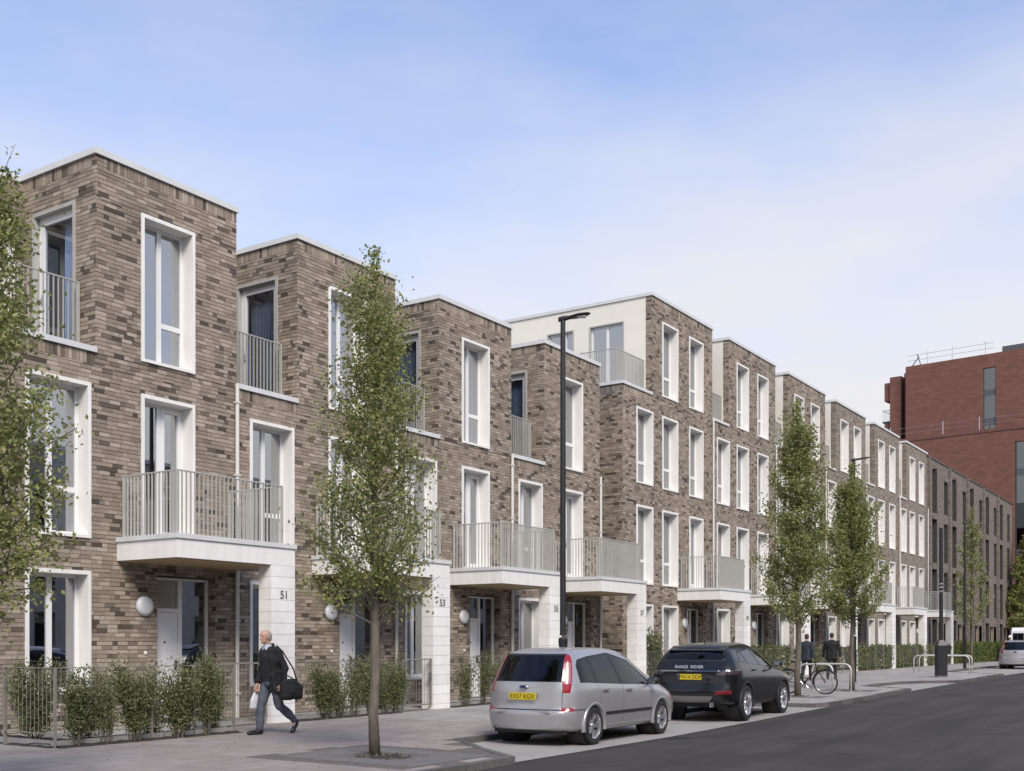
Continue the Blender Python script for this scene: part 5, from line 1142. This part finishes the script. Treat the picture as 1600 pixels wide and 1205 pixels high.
    for s in (-1, 1): regs.append(('panel_gap', [(Vector((0, s * .665, 0)), Vector((0, -s, 0))), (Vector((0, s * .673, 0)), Vector((0, s, 0))), (Vector((0, 0, .61)), Vector((0, 0, -1))), (Vector((0, 0, 1.0)), Vector((0, 0, 1))), (Vector((.4, 0, 0)), Vector((1, 0, 0)))], m_seam))
    car_shell(tab, lean, regs, t, m_silver, ncap=.09)
    for x in (rx, fx):
        for s in (-1, 1): wheel(t, x, s * .80, r, .205, 5, s, m_rims, twin=True); arch(t, x, s * .903 if x == rx else s * .90, r + .04, m_silver, s, .055, r)
    underbody(t, L, .9, .2, .42, rx, fx, r + .02)
    m = MB(); m.box(-.045, .1, -.5, .5, .548, .585); m.build('bumper_step', m_silver, t)
    number_plate(t, -.058, .815, plate, R(-4)) if plate else None
    m = MB(); vs = [(.02 - .07, .075 * math.cos(2 * math.pi * k / 20), .965 + .033 * math.sin(2 * math.pi * k / 20)) for k in range(20)]; m.add(vs + [(v[0] + .05, v[1], v[2]) for v in vs], [tuple(range(20))] + [(k, (k + 1) % 20, (k + 1) % 20 + 20, k + 20) for k in range(20)]); b = m.build('oval_badge', m_chrome, t)
    m = MB(); vs = [(.02 - .0715, .064 * math.cos(2 * math.pi * k / 20), .965 + .024 * math.sin(2 * math.pi * k / 20)) for k in range(20)]; m.add(vs, [tuple(range(20))]); m.build('badge_face', m_plateblue, b)
    m = MB(); m.tube([(.105, -.02, 1.10), (.125, .12, 1.115), (.11, .38, 1.10)], [.012, .010, .007], 6); m.lathe([(0, 0), (.025, 0), (.025, .02), (0, .03)], 10, (.08, -.02, 1.09), 'z'); m.build('rear_wiper', m_trim, t)
    for s in (-1, 1):
        mirror_m(t, 2.94, s * .86, 1.0, m_trim, s)
        for x, z in ((1.10, .885), (1.98, .865)):
            m = MB(); m.box(x - .02, x + .17, min(s * .912, s * .94), max(s * .912, s * .94), z, z + .028); m.build('door_handle', m_silver, t)
        m = MB(); m.box(1.18, 2.95, min(s * .908, s * .924), max(s * .908, s * .924), .485, .53); m.build('rubbing_strip', m_trim, t)
    for x in (1.35, 2.35):
        for y in (-.38, .38):
            m = MB(); m.box(x - .1, x + .04, y - .22, y + .22, .55, 1.08); m.box(x - .1, x + .0, y - .12, y + .12, 1.1, 1.28); m.build('seat_back', m_int, t)
    return t
def suv(label, loc, rz, group=None):
    t = thing('parked_car', label, 'car', loc, rz, group); L = 4.35; rx, fx, r = .84, 3.50, .372
    tab = [[.00, .40, .740, .90, .740, 1.080, .620, 1.38, 1.430], [.09, .36, .870, .95, .84, 1.120, .660, 1.43, 1.500], [.25, .33, .925, .98, .875, 1.150, .665, 1.46, 1.545], [.60, .30, .945, 1.0, .890, 1.165, .660, 1.49, 1.590], [1.20, .29, .948, 1.0, .890, 1.150, .650, 1.515, 1.625], [1.80, .29, .946, .99, .888, 1.120, .645, 1.520, 1.635], [2.30, .29, .945, .98, .885, 1.095, .640, 1.480, 1.590], [2.75, .29, .944, .97, .880, 1.075, .645, 1.34, 1.430],
           [3.15, .29, .943, .96, .870, 1.060, .690, 1.15, 1.215], [3.40, .30, .942, .95, .860, 1.040, .730, 1.085, 1.120], [3.75, .31, .935, .91, .835, 1.000, .70, 1.04, 1.075], [4.10, .33, .890, .84, .770, .900, .60, .95, .985], [4.28, .36, .800, .74, .670, .800, .50, .84, .870], [4.35, .40, .70, .64, .58, .70, .42, .72, .74]]
    lean = [(.3, .04), (.45, -.02), (.62, -.05), (.8, 0), (1.05, .03), (1.2, .13), (1.5, .36), (1.65, .40)]
    regs = []
    for s in (-1, 1):
        for p in ([(.62, 1.235), (1.02, 1.21), (.94, 1.425), (.80, 1.41)], [(1.10, 1.20), (1.84, 1.155), (1.66, 1.487), (1.01, 1.435)], [(1.92, 1.15), (2.86, 1.09), (2.82, 1.13), (2.30, 1.415), (1.74, 1.492)]): regs.append(('side_window', XZ(p, s), m_carglass))
        regs.append(('window_surround', XZ([(.55, 1.225), (1.9, 1.14), (3.05, 1.08), (2.32, 1.45), (1.72, 1.52), (.92, 1.455), (.75, 1.43)], s), m_trim))
        regs.append((None, XZ(ngon_arch(rx, r, r + .05), s, .5), None)); regs.append((None, XZ(ngon_arch(fx, r, r + .05), s, .5), None))
        regs.append(('tail_light', XZ([(-.2, .955), (.30, .985), (.42, 1.075), (-.2, 1.055)], s, .56), m_darklamp))
        regs.append(('reflector', YZ([(s * .52, .565), (s * .86, .585), (s * .86, .655), (s * .58, .645)], .3), m_dullred))
        for a in ([(1.10, .42), (1.106, .42), (1.106, 1.2), (1.10, 1.2)], [(1.88, .36), (1.886, .36), (1.886, 1.15), (1.88, 1.15)], [(3.0, .45), (3.006, .45), (3.006, 1.06), (3.0, 1.06)]): regs.append(('panel_gap', XZ(a, s, .5), m_seam))
        regs.append(('sill', XZ([(1.20, .2), (3.1, .2), (3.1, .42), (1.20, .42)], s, .5), m_trim))
        regs.append(('headlight', XZ([(3.62, .86), (4.22, .78), (4.25, .88), (3.75, 1.0)], s, .4), m_clearlamp))
    regs.append(('rear_window', YZ([(-.62, 1.27), (.62, 1.27), (.66, 1.335), (.56, 1.44), (-.56, 1.44), (-.66, 1.335)], .66), m_carglass)); regs.append(('rear_window_surround', YZ([(-.68, 1.25), (.68, 1.25), (.60, 1.465), (-.60, 1.465)], .66), m_trim))
    regs.append(('windscreen', YZ([(-.74, 1.11), (.74, 1.11), (.61, 1.565), (-.61, 1.565)], 2.3, True), m_carglass))
    regs.append(('skid_plate', YZ([(-.40, .40), (.40, .40), (.50, .535), (-.50, .535)], .35), m_grey)); regs.append(('lower_bumper', YZ([(-.56, .30), (.56, .30), (.70, .50), (.52, .60), (-.52, .60), (-.70, .50)], .5), m_trim))
    regs.append(('tailgate_panel', YZ([(-.60, .81), (.60, .81), (.60, 1.02), (-.60, 1.02)], .3), m_trim))
    regs.append(('panel_gap', YZ([(-.8, .735), (.8, .735), (.8, .742), (-.8, .742)], .5), m_seam))
    car_shell(tab, lean, regs, t, m_blackp, ncap=.07)
    for x in (rx, fx):
        for s in (-1, 1): wheel(t, x, s * .825, r, .235, 5, s, m_rims, twin=True); arch(t, x, s * .935, r + .045, m_trim, s, .05, r)
    underbody(t, L, .92, .30, .5, rx, fx, r + .02)
    number_plate(t, -.065, .925, 'PN14 DDP', R(-2), band=True)
    m = MB(); m.box(-.075, -.04, -.62, .62, 1.032, 1.062); m.build('chrome_strip', m_chrome, t)
    link('tailgate_lettering', text_mesh('tailgate_lettering', 'RANGE  ROVER', .088, m_chrome, .004), t, (-.035, 0.02, 1.10), (R(80), 0, R(-90)))
    m = MB(); m.lathe([(0, 0), (.045, .0), (.045, .01), (0, .012)], 16, (-.06, -.42, .90), 'z'); m.build('round_badge', m_chrome, t, (0, 0, 0))
    m = MB(); m.add([(.33, -.60, 1.475), (.33, .60, 1.475), (.60, .60, 1.56), (.60, -.60, 1.56), (.31, -.60, 1.455), (.31, .60, 1.455), (.60, .60, 1.5), (.60, -.60, 1.5)], [(0, 3, 2, 1), (4, 5, 6, 7), (0, 1, 5, 4), (1, 2, 6, 5), (2, 3, 7, 6), (3, 0, 4, 7)]); m.build('roof_spoiler', m_blackp, t)
    m = MB(); m.add([(.85, -.02, 1.62), (.85, .02, 1.62), (1.02, 0, 1.63), (.82, 0, 1.69)], [(0, 1, 3), (1, 2, 3), (2, 0, 3), (0, 2, 1)]); m.build('roof_aerial', m_blackp, t)
    for s in (-1, 1):
        mirror_m(t, 2.86, s * .87, 1.17, m_blackp, s)
        for x, z in ((1.22, 1.04), (2.0, 1.01)): m = MB(); m.box(x, x + .18, min(s * .93, s * .962), max(s * .93, s * .962), z, z + .026); m.build('door_handle', m_blackp, t)
        m = MB(); m.lathe([(0, -.02), (.045, -.02), (.045, .12), (.035, .12), (.035, 0)], 14, (.02, s * .45, .33), 'z'); m.build('exhaust', m_chrome, t)
    for x in (1.5, 2.45):
        for y in (-.38, .38): m = MB(); m.box(x - .1, x + .04, y - .22, y + .22, .6, 1.2); m.build('seat_back', m_int, t)
    return t
m_darklamp = M('smoked_lamp_lens', (.045, .03, .032), .08, coat=1)
mpv('silver people carrier parked in the near bay with a yellow number plate', (14.97, 9.735, -.094), R(1)).scale = (.962, .965, .985)
suv('black off-road car parked ahead of the silver people carrier', (21.05, 9.62, ground_z(22) - .094), R(4))
mpv('silver car parked far down the street at the right edge, seen from behind', (66.3, 10.9, ground_z(68) - .094), R(2), plate='')
# ------------------------------------------------------------------ people
def blob(name, shapes, voxel, mat, parent, smooth=2, kind=None, fold=0):
    """overlapping closed volumes fused into one continuous skin"""
    bm = bmesh.new()
    def ring_loft(rings):
        vs = [[bm.verts.new(p) for p in r] for r in rings]; n = len(rings[0])
        for a, b in zip(vs, vs[1:]):
            for k in range(n): bm.faces.new((a[k], a[(k + 1) % n], b[(k + 1) % n], b[k]))
        bm.faces.new(vs[0][::-1]); bm.faces.new(vs[-1])
    for s in shapes:
        if s[0] == 'cap':
            _, p0, p1, r0, r1 = s; p0, p1 = Vector(p0), Vector(p1); d = (p1 - p0); L = d.length; d = d.normalized() if L > 1e-6 else Vector((0, 0, 1)); u = d.orthogonal().normalized(); w = d.cross(u); rings = []; n = 14
            for k in range(5): a = math.pi / 2 * (1 - k / 4) ; rings.append((p0 - d * r0 * math.sin(a), max(r0 * math.cos(a), r0 * .08)))
            for k in range(1, 5): a = math.pi / 2 * (k / 4); rings.append((p1 + d * r1 * math.sin(a), max(r1 * math.cos(a), r1 * .08)))
            if L > 1e-6: rings.insert(5, (p1, r1))
            ring_loft([[c + (u * math.cos(2 * math.pi * k / n) + w * math.sin(2 * math.pi * k / n)) * r for k in range(n)] for c, r in rings])
        elif s[0] == 'ell':
            _, c, r, *e = s; c = Vector(c); rot = Matrix.Rotation(e[0], 3, e[1]) if e else Matrix.Identity(3); n = 18; rings = []
            for i in range(1, 12):
                a = math.pi * i / 12 - math.pi / 2; rings.append([c + rot @ Vector((r[0] * math.cos(a) * math.cos(2 * math.pi * k / n), r[1] * math.cos(a) * math.sin(2 * math.pi * k / n), r[2] * math.sin(a))) for k in range(n)])
            ring_loft(rings)
        elif s[0] == 'loft':                                             # horizontal-ish sections: (centre, rx, ry[, tilt about y])
            n = 26; rings = []
            for q in s[1]:
                c, rx, ry = q[0], q[1], q[2]; rings.append([Vector(c) + Vector((rx * math.copysign(abs(math.cos(a)) ** .85, math.cos(a)), ry * math.copysign(abs(math.sin(a)) ** .85, math.sin(a)), 0)) for a in [2 * math.pi * k / n for k in range(n)]])
            ring_loft(rings)
    bmesh.ops.recalc_face_normals(bm, faces=bm.faces[:])
    me = bpy.data.meshes.new(name); bm.to_mesh(me); bm.free(); o = bpy.data.objects.new(name, me); C.objects.link(o)
    m = o.modifiers.new('r', 'REMESH'); m.mode = 'VOXEL'; m.voxel_size = voxel
    if fold:
        tx = bpy.data.textures.new('folds', 'CLOUDS'); tx.noise_scale = .11; dm = o.modifiers.new('d', 'DISPLACE'); dm.texture = tx; dm.strength = fold; dm.mid_level = .5; dm.texture_coords = 'LOCAL'
    if smooth: q = o.modifiers.new('s', 'SMOOTH'); q.iterations = smooth; q.factor = .5
    bpy.context.view_layer.update(); out = bpy.data.meshes.new_from_object(o.evaluated_get(bpy.context.evaluated_depsgraph_get()))
    bpy.data.objects.remove(o); bpy.data.meshes.remove(me); out.name = name; out.materials.clear(); out.materials.append(mat); out.shade_smooth()
    return link(name, out, parent, kind=kind)
m_skin = M('skin', (.46, .27, .20), .55, var=.06, vscale=30)
m_hairg = M('grey_hair', (.30, .28, .26), .8, var=.25, vscale=60)
m_haird = M('dark_hair', (.03, .024, .02), .7, var=.3, vscale=60)
m_blackcloth = M('black_cloth', (.011, .011, .012), .85, var=.25, vscale=14, bump=.35, bscale=18)
m_navy = M('navy_cloth', (.022, .027, .042), .85, var=.2, vscale=14, bump=.35, bscale=18)
m_jersey = M('dark_jersey', (.016, .016, .021), .9, var=.2, vscale=20)
m_trouser = M('grey_blue_trousers', (.085, .092, .118), .85, var=.15, vscale=10, bump=.3, bscale=16)
m_dtrouser = M('dark_trousers', (.018, .018, .02), .85, var=.2, vscale=10)
m_shoe = M('black_shoe_leather', (.012, .011, .011), .4)
m_shirt = M('pale_blue_shirt', (.45, .52, .62), .8)
m_hivis = M('hi_vis_yellow', (.55, .56, .28), .7)
m_helmet = M('white_helmet', (.78, .78, .70), .4)
m_eye = M('dark_eye', (.02, .015, .012), .3)
def hand(wr, d, side, curl=.9, sc=1.0):
    """palm and five bent fingers hanging from the wrist wr along d; side +1 left, -1 right; palm faces inwards"""
    wr, d = Vector(wr), Vector(d).normalized(); f = Vector((1, 0, 0)); f = (f - d * f.dot(d)).normalized(); inn = d.cross(f) * (1 if d.cross(f).y * side < 0 else -1); S = []
    c = wr + d * .05 * sc; 
    for k, (o, L) in enumerate(((.032, .072), (.011, .082), (-.011, .076), (-.031, .058))):
        b = wr + d * .085 * sc + f * o * sc; S.append(('cap', wr + d * .015 * sc + f * o * .6 * sc, b, .0155 * sc, .0125 * sc))
        m1 = b + (d * (1 - .35 * curl) + inn * .55 * curl).normalized() * L * .42 * sc; m2 = m1 + (d * (1 - 1.0 * curl) + inn * curl).normalized() * L * .33 * sc; m3 = m2 + (d * (.25 - 1.0 * curl) + inn * .8 * curl + d * .01).normalized() * L * .27 * sc
        S += [('cap', b, m1, .0105 * sc, .0095 * sc), ('cap', m1, m2, .0095 * sc, .0088 * sc), ('cap', m2, m3, .0088 * sc, .0075 * sc)]
    t0 = wr + d * .025 * sc + f * .026 * sc; t1 = t0 + (d * .7 + f * .75 + inn * .3).normalized() * .045 * sc; t2 = t1 + (d * .9 + f * .1 + inn * .6).normalized() * .034 * sc
    S += [('cap', wr, t0, .016 * sc, .015 * sc), ('cap', t0, t1, .0145 * sc, .0115 * sc), ('cap', t1, t2, .0115 * sc, .009 * sc)]
    return S
def head_shapes(c, s=1.0):
    """head centred on c looking along +x"""
    x, y, z = c; P = lambda a, b, d: (x + a * s, y + b * s, z + d * s)
    S = [('ell', P(-.012, 0, .03), (.098 * s, .076 * s, .098 * s)), ('ell', P(.022, 0, -.045), (.066 * s, .058 * s, .075 * s)), ('ell', P(.055, 0, -.085), (.032 * s, .032 * s, .028 * s)),
         ('cap', P(.083, 0, .012), P(.104, 0, -.028), .010 * s, .0145 * s), ('ell', P(.068, .031, .028), (.02 * s, .026 * s, .012 * s)), ('ell', P(.068, -.031, .028), (.02 * s, .026 * s, .012 * s)),
         ('ell', P(.072, 0, -.060), (.018 * s, .026 * s, .008 * s)), ('ell', P(.071, 0, -.072), (.017 * s, .023 * s, .007 * s))]
    for q in (-1, 1): S += [('ell', P(-.008, q * .077, -.005), (.018 * s, .010 * s, .032 * s)), ('ell', P(.05, q * .04, -.02), (.03 * s, .02 * s, .024 * s))]
    return S
def eyes(parent, c, s=1.0):
    x, y, z = c
    for q in (-1, 1): m = MB(); m.lathe([(0, -.006), (.006, -.005), (.008, 0), (.006, .005), (0, .006)], 10, (x + .077 * s, y + q * .031 * s, z + .008 * s)); m.build('eye', m_eye, parent, smooth=True)
    m = MB()
def near_man():
    px, py = 13.52, 13.95; t = thing('person', 'grey-haired man in a black coat striding along the pavement with a shoulder bag', 'person', (px, py, ground_z(px)), math.atan2(.14, -.99))
    hc = (.115, 0, 1.655); rw, lw = (.10, -.255, .83), (-.02, .29, .85)
    body = head_shapes(hc) + [('cap', (.045, 0, 1.46), (.09, 0, 1.60), .062, .055),
        ('loft', [((-.03, 0, .84), .09, .13), ((-.02, 0, .93), .115, .165), ((0, 0, 1.05), .105, .15), ((.02, 0, 1.2), .115, .16), ((.035, 0, 1.34), .115, .175), ((.04, 0, 1.44), .085, .15), ((.045, 0, 1.48), .05, .07)]),
        ('cap', (.03, -.17, 1.42), (.0, -.235, 1.14), .05, .042), ('cap', (.0, -.235, 1.14), rw, .04, .028), ('cap', (.03, .17, 1.42), (-.09, .27, 1.15), .05, .042), ('cap', (-.09, .27, 1.15), lw, .04, .028),
        ('cap', (0, -.09, .90), (.13, -.095, .50), .085, .056), ('cap', (.13, -.095, .50), (.165, -.10, .09), .052, .036), ('cap', (.165, -.1, .07), (.33, -.105, .035), .038, .026),
        ('cap', (-.02, .09, .90), (-.10, .10, .49), .085, .056), ('cap', (-.10, .10, .49), (-.43, .10, .23), .052, .036), ('cap', (-.43, .1, .23), (-.40, .1, .06), .038, .026)]
    body += hand(rw, (.15, .05, -1), -1, .95) + hand(lw, (.35, -.05, -1), 1, .9)
    b = blob('body', body, .0075, m_skin, t); eyes(b, hc)
    blob('hair', [('ell', (hc[0] - .045, 0, hc[2] + .028), (.076, .0795, .075)), ('ell', (hc[0] - .065, 0, hc[2] - .01), (.058, .074, .07)), ('ell', (hc[0] + .0, .07, hc[2] + .015), (.028, .012, .032)), ('ell', (hc[0] + .0, -.07, hc[2] + .015), (.028, .012, .032))], .008, m_hairg, t)
    blob('jersey', [('loft', [((0, 0, .90), .125, .172), ((0, 0, 1.0), .13, .168), ((.012, 0, 1.15), .128, .168), ((.035, 0, 1.32), .128, .182), ((.045, 0, 1.44), .088, .13), ((.055, 0, 1.475), .062, .072)])], .011, m_jersey, t)
    blob('shirt_collar', [('loft', [((.05, 0, 1.455), .082, .088), ((.07, 0, 1.53), .07, .072)]), ('cap', (.125, .025, 1.475), (.135, .05, 1.44), .018, .012), ('cap', (.125, -.025, 1.475), (.135, -.05, 1.44), .018, .012)], .008, m_shirt, t)
    # coat: two fronts and a back so that it hangs open
    S = []
    for s in (-1, 1):
        S += [('loft', [((-.045 - .02, s * .135, .74), .17, .115), ((-.03, s * .13, .95), .14, .092), ((-.005, s * .125, 1.15), .13, .085), ((.012, s * .118, 1.32), .135, .098), ((.02, s * .10, 1.43), .11, .105), ((.03, s * .075, 1.50), .07, .06)]),
              ('cap', (.02, s * .165, 1.43), (0 if s < 0 else -.09, s * (.245 if s < 0 else .275), 1.14), .075, .066)]
    S += [('cap', (0, -.245, 1.14), (.085, -.262, .90), .064, .056), ('cap', (-.09, .275, 1.15), (-.04, .295, .92), .064, .056),
          ('loft', [((-.10, 0, .73), .10, .17), ((-.075, 0, .95), .08, .16), ((-.06, 0, 1.2), .075, .16), ((-.04, 0, 1.4), .07, .16), ((-.01, 0, 1.49), .06, .08)]), ('cap', (.0, -.06, 1.52), (.0, .06, 1.52), .035, .035), ('cap', (.0, .06, 1.52), (.10, .075, 1.44), .03, .02), ('cap', (.0, -.06, 1.52), (.10, -.075, 1.44), .03, .02)]
    blob('coat', S, .012, m_blackcloth, t, fold=.05)
    blob('trousers', [('loft', [((-.01, 0, .83), .12, .165), ((-.01, 0, .93), .13, .178), ((0, 0, .98), .125, .17)]), ('cap', (0, -.09, .88), (.13, -.095, .50), .102, .078), ('cap', (.13, -.095, .50), (.155, -.10, .12), .078, .066), ('cap', (-.02, .09, .88), (-.10, .10, .49), .102, .078), ('cap', (-.10, .10, .49), (-.40, .10, .25), .078, .066)], .012, m_trouser, t, fold=.035)
    blob('shoe', [('cap', (.135, -.1, .06), (.20, -.1, .055), .05, .05), ('cap', (.2, -.1, .045), (.37, -.11, .035), .046, .036), ('ell', (.25, -.105, .012), (.15, .05, .022))], .010, m_shoe, t)
    blob('shoe', [('cap', (-.45, .1, .20), (-.445, .1, .15), .05, .048), ('cap', (-.44, .1, .15), (-.385, .1, .04), .046, .036), ('cap', (-.39, .1, .05), (-.36, .1, .035), .04, .032)], .010, m_shoe, t)
    return t
near_man()
def bags():
    # same frame as the man: the things he carries stand on their own
    px, py = 13.52, 13.95; rz = math.atan2(.14, -.99); z = ground_z(px)
    t = thing('shoulder_bag', 'bulky black bag slung at the hip of the walking man', 'bag', (px, py, z), rz)
    blob('bag_body', [('loft', [((-.14, .37, .60), .19, .085), ((-.15, .375, .66), .225, .11), ((-.15, .37, .80), .22, .11), ((-.13, .36, .90), .17, .085), ((-.12, .355, .95), .10, .05)]), ('ell', (-.14, .44, .72), (.15, .05, .09))], .012, m_blackcloth, t, fold=.05)
    m = MB(); m.tube([(.03, .33, .90), (-.0, .34, 1.15), (.03, .25, 1.42), (.0, .16, 1.515), (-.06, .24, 1.42), (-.2, .36, 1.12), (-.27, .37, .90)], .013, 6); m.tube([(-.02, .36, .93), (-.03, .345, .98), (-.10, .345, 1.0), (-.18, .36, .96)], .011, 6); m.build('strap', m_blackcloth, t, smooth=True)
    t = thing('carrier_bag', 'thin white plastic carrier bag held low by the walking man', 'bag', (px, py, z), rz)
    mp = M('white_plastic_film', (.72, .74, .78), .35, var=.08, vscale=25, bump=.6, bscale=22); mp.node_tree.nodes['Principled BSDF'].inputs['Transmission Weight'].default_value = .25
    blob('bag_film', [('loft', [((.125, -.27, .42), .09, .03), ((.125, -.27, .45), .115, .05), ((.12, -.265, .58), .11, .045), ((.125, -.262, .66), .07, .025), ((.13, -.26, .73), .022, .012)])], .009, mp, t)
    m = MB(); m.tube([(.10, -.258, .66), (.115, -.25, .74), (.14, -.25, .755), (.155, -.258, .66)], .006, 5); m.build('bag_handle', mp, t)
bags()
def far_man(label, x, y, rz, H, coat, wide, armout, hi=False, group=None):
    z = ground_z(x); k = H / 1.76; t = thing('person', label, 'person', (x, y, z), rz, group); V3 = lambda a: tuple(q * k for q in a); hc = V3((.03, 0, 1.645)); w = wide
    rw, lw = V3((-.06, -.29 - armout, .84)), V3((.08, .29 + armout, .84))
    body = head_shapes(hc, k) + [('cap', V3((-.01, 0, 1.45)), V3((.015, 0, 1.6)), .06, .054), ('loft', [(V3((0, 0, .84)), .10, .13), (V3((0, 0, .95)), .12, .16 * w), (V3((0, 0, 1.15)), .11, .15 * w), (V3((0, 0, 1.36)), .115, .185 * w), (V3((0, 0, 1.45)), .07, .11)]),
        ('cap', V3((0, -.18 * w, 1.40)), V3((-.04, -.25 - armout, 1.12)), .05, .04), ('cap', V3((-.04, -.25 - armout, 1.12)), rw, .04, .027), ('cap', V3((0, .18 * w, 1.40)), V3((.02, .25 + armout, 1.12)), .05, .04), ('cap', V3((.02, .25 + armout, 1.12)), lw, .04, .027),
        ('cap', V3((0, -.09, .9)), V3((.13, -.09, .5)), .085, .055), ('cap', V3((.13, -.09, .5)), V3((.16, -.09, .08)), .05, .036), ('cap', V3((.15, -.09, .06)), V3((.30, -.09, .035)), .036, .026), ('cap', V3((0, .09, .9)), V3((-.07, .09, .49)), .085, .055), ('cap', V3((-.07, .09, .49)), V3((-.27, .09, .12)), .05, .036), ('cap', V3((-.27, .09, .12)), V3((-.18, .09, .035)), .036, .026)]
    body += hand(rw, (.1, 0, -1), -1, .8) + hand(lw, (.2, 0, -1), 1, .8); b = blob('body', body, .010, m_skin, t); eyes(b, hc, k)
    if hi: blob('helmet', [('ell', (hc[0] - .01, 0, hc[2] + .06), (.13, .105, .10)), ('ell', (hc[0] + .03, 0, hc[2] + .035), (.15, .11, .015))], .012, m_helmet, t)
    else: blob('hair', [('ell', (hc[0] - .026, 0, hc[2] + .04), (.092, .082, .085)), ('ell', (hc[0] - .055, 0, hc[2] - .015), (.056, .072, .075))], .010, m_haird, t)
    S = [('loft', [(V3((-.01, 0, .76)), .15, .185 * w), (V3((0, 0, .95)), .145, .185 * w), (V3((0, 0, 1.15)), .135, .178 * w), (V3((0, 0, 1.34)), .14, .215 * w), (V3((0, 0, 1.43)), .10, .16 * w), (V3((-.005, 0, 1.50)), .065, .07)])]
    for s in (-1, 1): e = V3((-.04 if s < 0 else .02, s * (.255 + armout), 1.12)); S += [('cap', V3((0, s * .185 * w, 1.40)), e, .078, .066), ('cap', e, tuple(a + (b_ - a) * .84 for a, b_ in zip(e, rw if s < 0 else lw)), .064, .052)]
    blob('jacket', S, .014, coat, t, fold=.045)
    blob('trousers', [('loft', [(V3((0, 0, .80)), .12, .16), (V3((0, 0, .95)), .13, .175)]), ('cap', V3((0, -.09, .88)), V3((.13, -.09, .5)), .10, .076), ('cap', V3((.13, -.09, .5)), V3((.155, -.09, .11)), .076, .064), ('cap', V3((0, .09, .88)), V3((-.07, .09, .49)), .10, .076), ('cap', V3((-.07, .09, .49)), V3((-.25, .09, .15)), .076, .064)], .014, m_dtrouser, t, fold=.03)
    blob('shoe', [('cap', V3((.13, -.09, .055)), V3((.32, -.095, .035)), .05, .036)], .012, m_shoe, t); blob('shoe', [('cap', V3((-.28, .09, .11)), V3((-.17, .09, .035)), .048, .034)], .012, m_shoe, t)
    return t
far_man('man in a navy jacket seen from behind, left of the pair beyond the bicycle', 40.6, 13.85, R(-6), 1.74, m_navy, 1.0, .0, group='pair of men walking away')
far_man('broad man in a black jacket seen from behind, right of the pair', 42.2, 13.42, R(4), 1.79, m_blackcloth, 1.16, .05, group='pair of men walking away')
far_man('worker in a white helmet and pale yellow vest behind the far silver car', 73.9, 12.46, R(200), 1.78, m_hivis, 1.1, .0, hi=True)
# white van beyond the far silver car
def van():
    t = thing('parked_van', 'white van at the far right edge beyond the silver car', 'van', (86.5, 13.6, ground_z(86) - .05), R(2)); mw = M('white_van_paint', (.74, .75, .77), .3, coat=.5)
    m = MB(); pr = [(0, .45), (0, 2.25), (.12, 2.5), (3.6, 2.55), (4.2, 2.3), (4.75, 1.45), (5.5, 1.15), (5.7, .85), (5.7, .45)]; n = len(pr); vs = [(x, y * (1 - .12 * max(0, z - 1.2)), z) for y in (-1.0, 1.0) for x, z in pr]
    m.add(vs, [tuple(range(n))[::-1], tuple(range(n, 2 * n))] + [(i, (i + 1) % n, (i + 1) % n + n, i + n) for i in range(n)]); m.build('body', mw, t)
    m = MB(); m.box(-.012, 0, -.78, -.05, 1.4, 2.1); m.build('rear_window', m_carglass, t); m = MB(); m.box(-.012, 0, .05, .78, 1.4, 2.1); m.build('rear_window', m_carglass, t)
    for s in (-1, 1): m = MB(); m.box(-.02, .03, min(s * .84, s * .97), max(s * .84, s * .97), .95, 1.5); m.build('tail_light', m_redlamp, t)
    m = MB(); m.box(-.08, .05, -.95, .95, .38, .55); m.build('bumper', m_trim, t)
    for x in (1.0, 4.6):
        for s in (-1, 1): wheel(t, x, s * .86, .34, .22, 6, s, m_rims)
van()
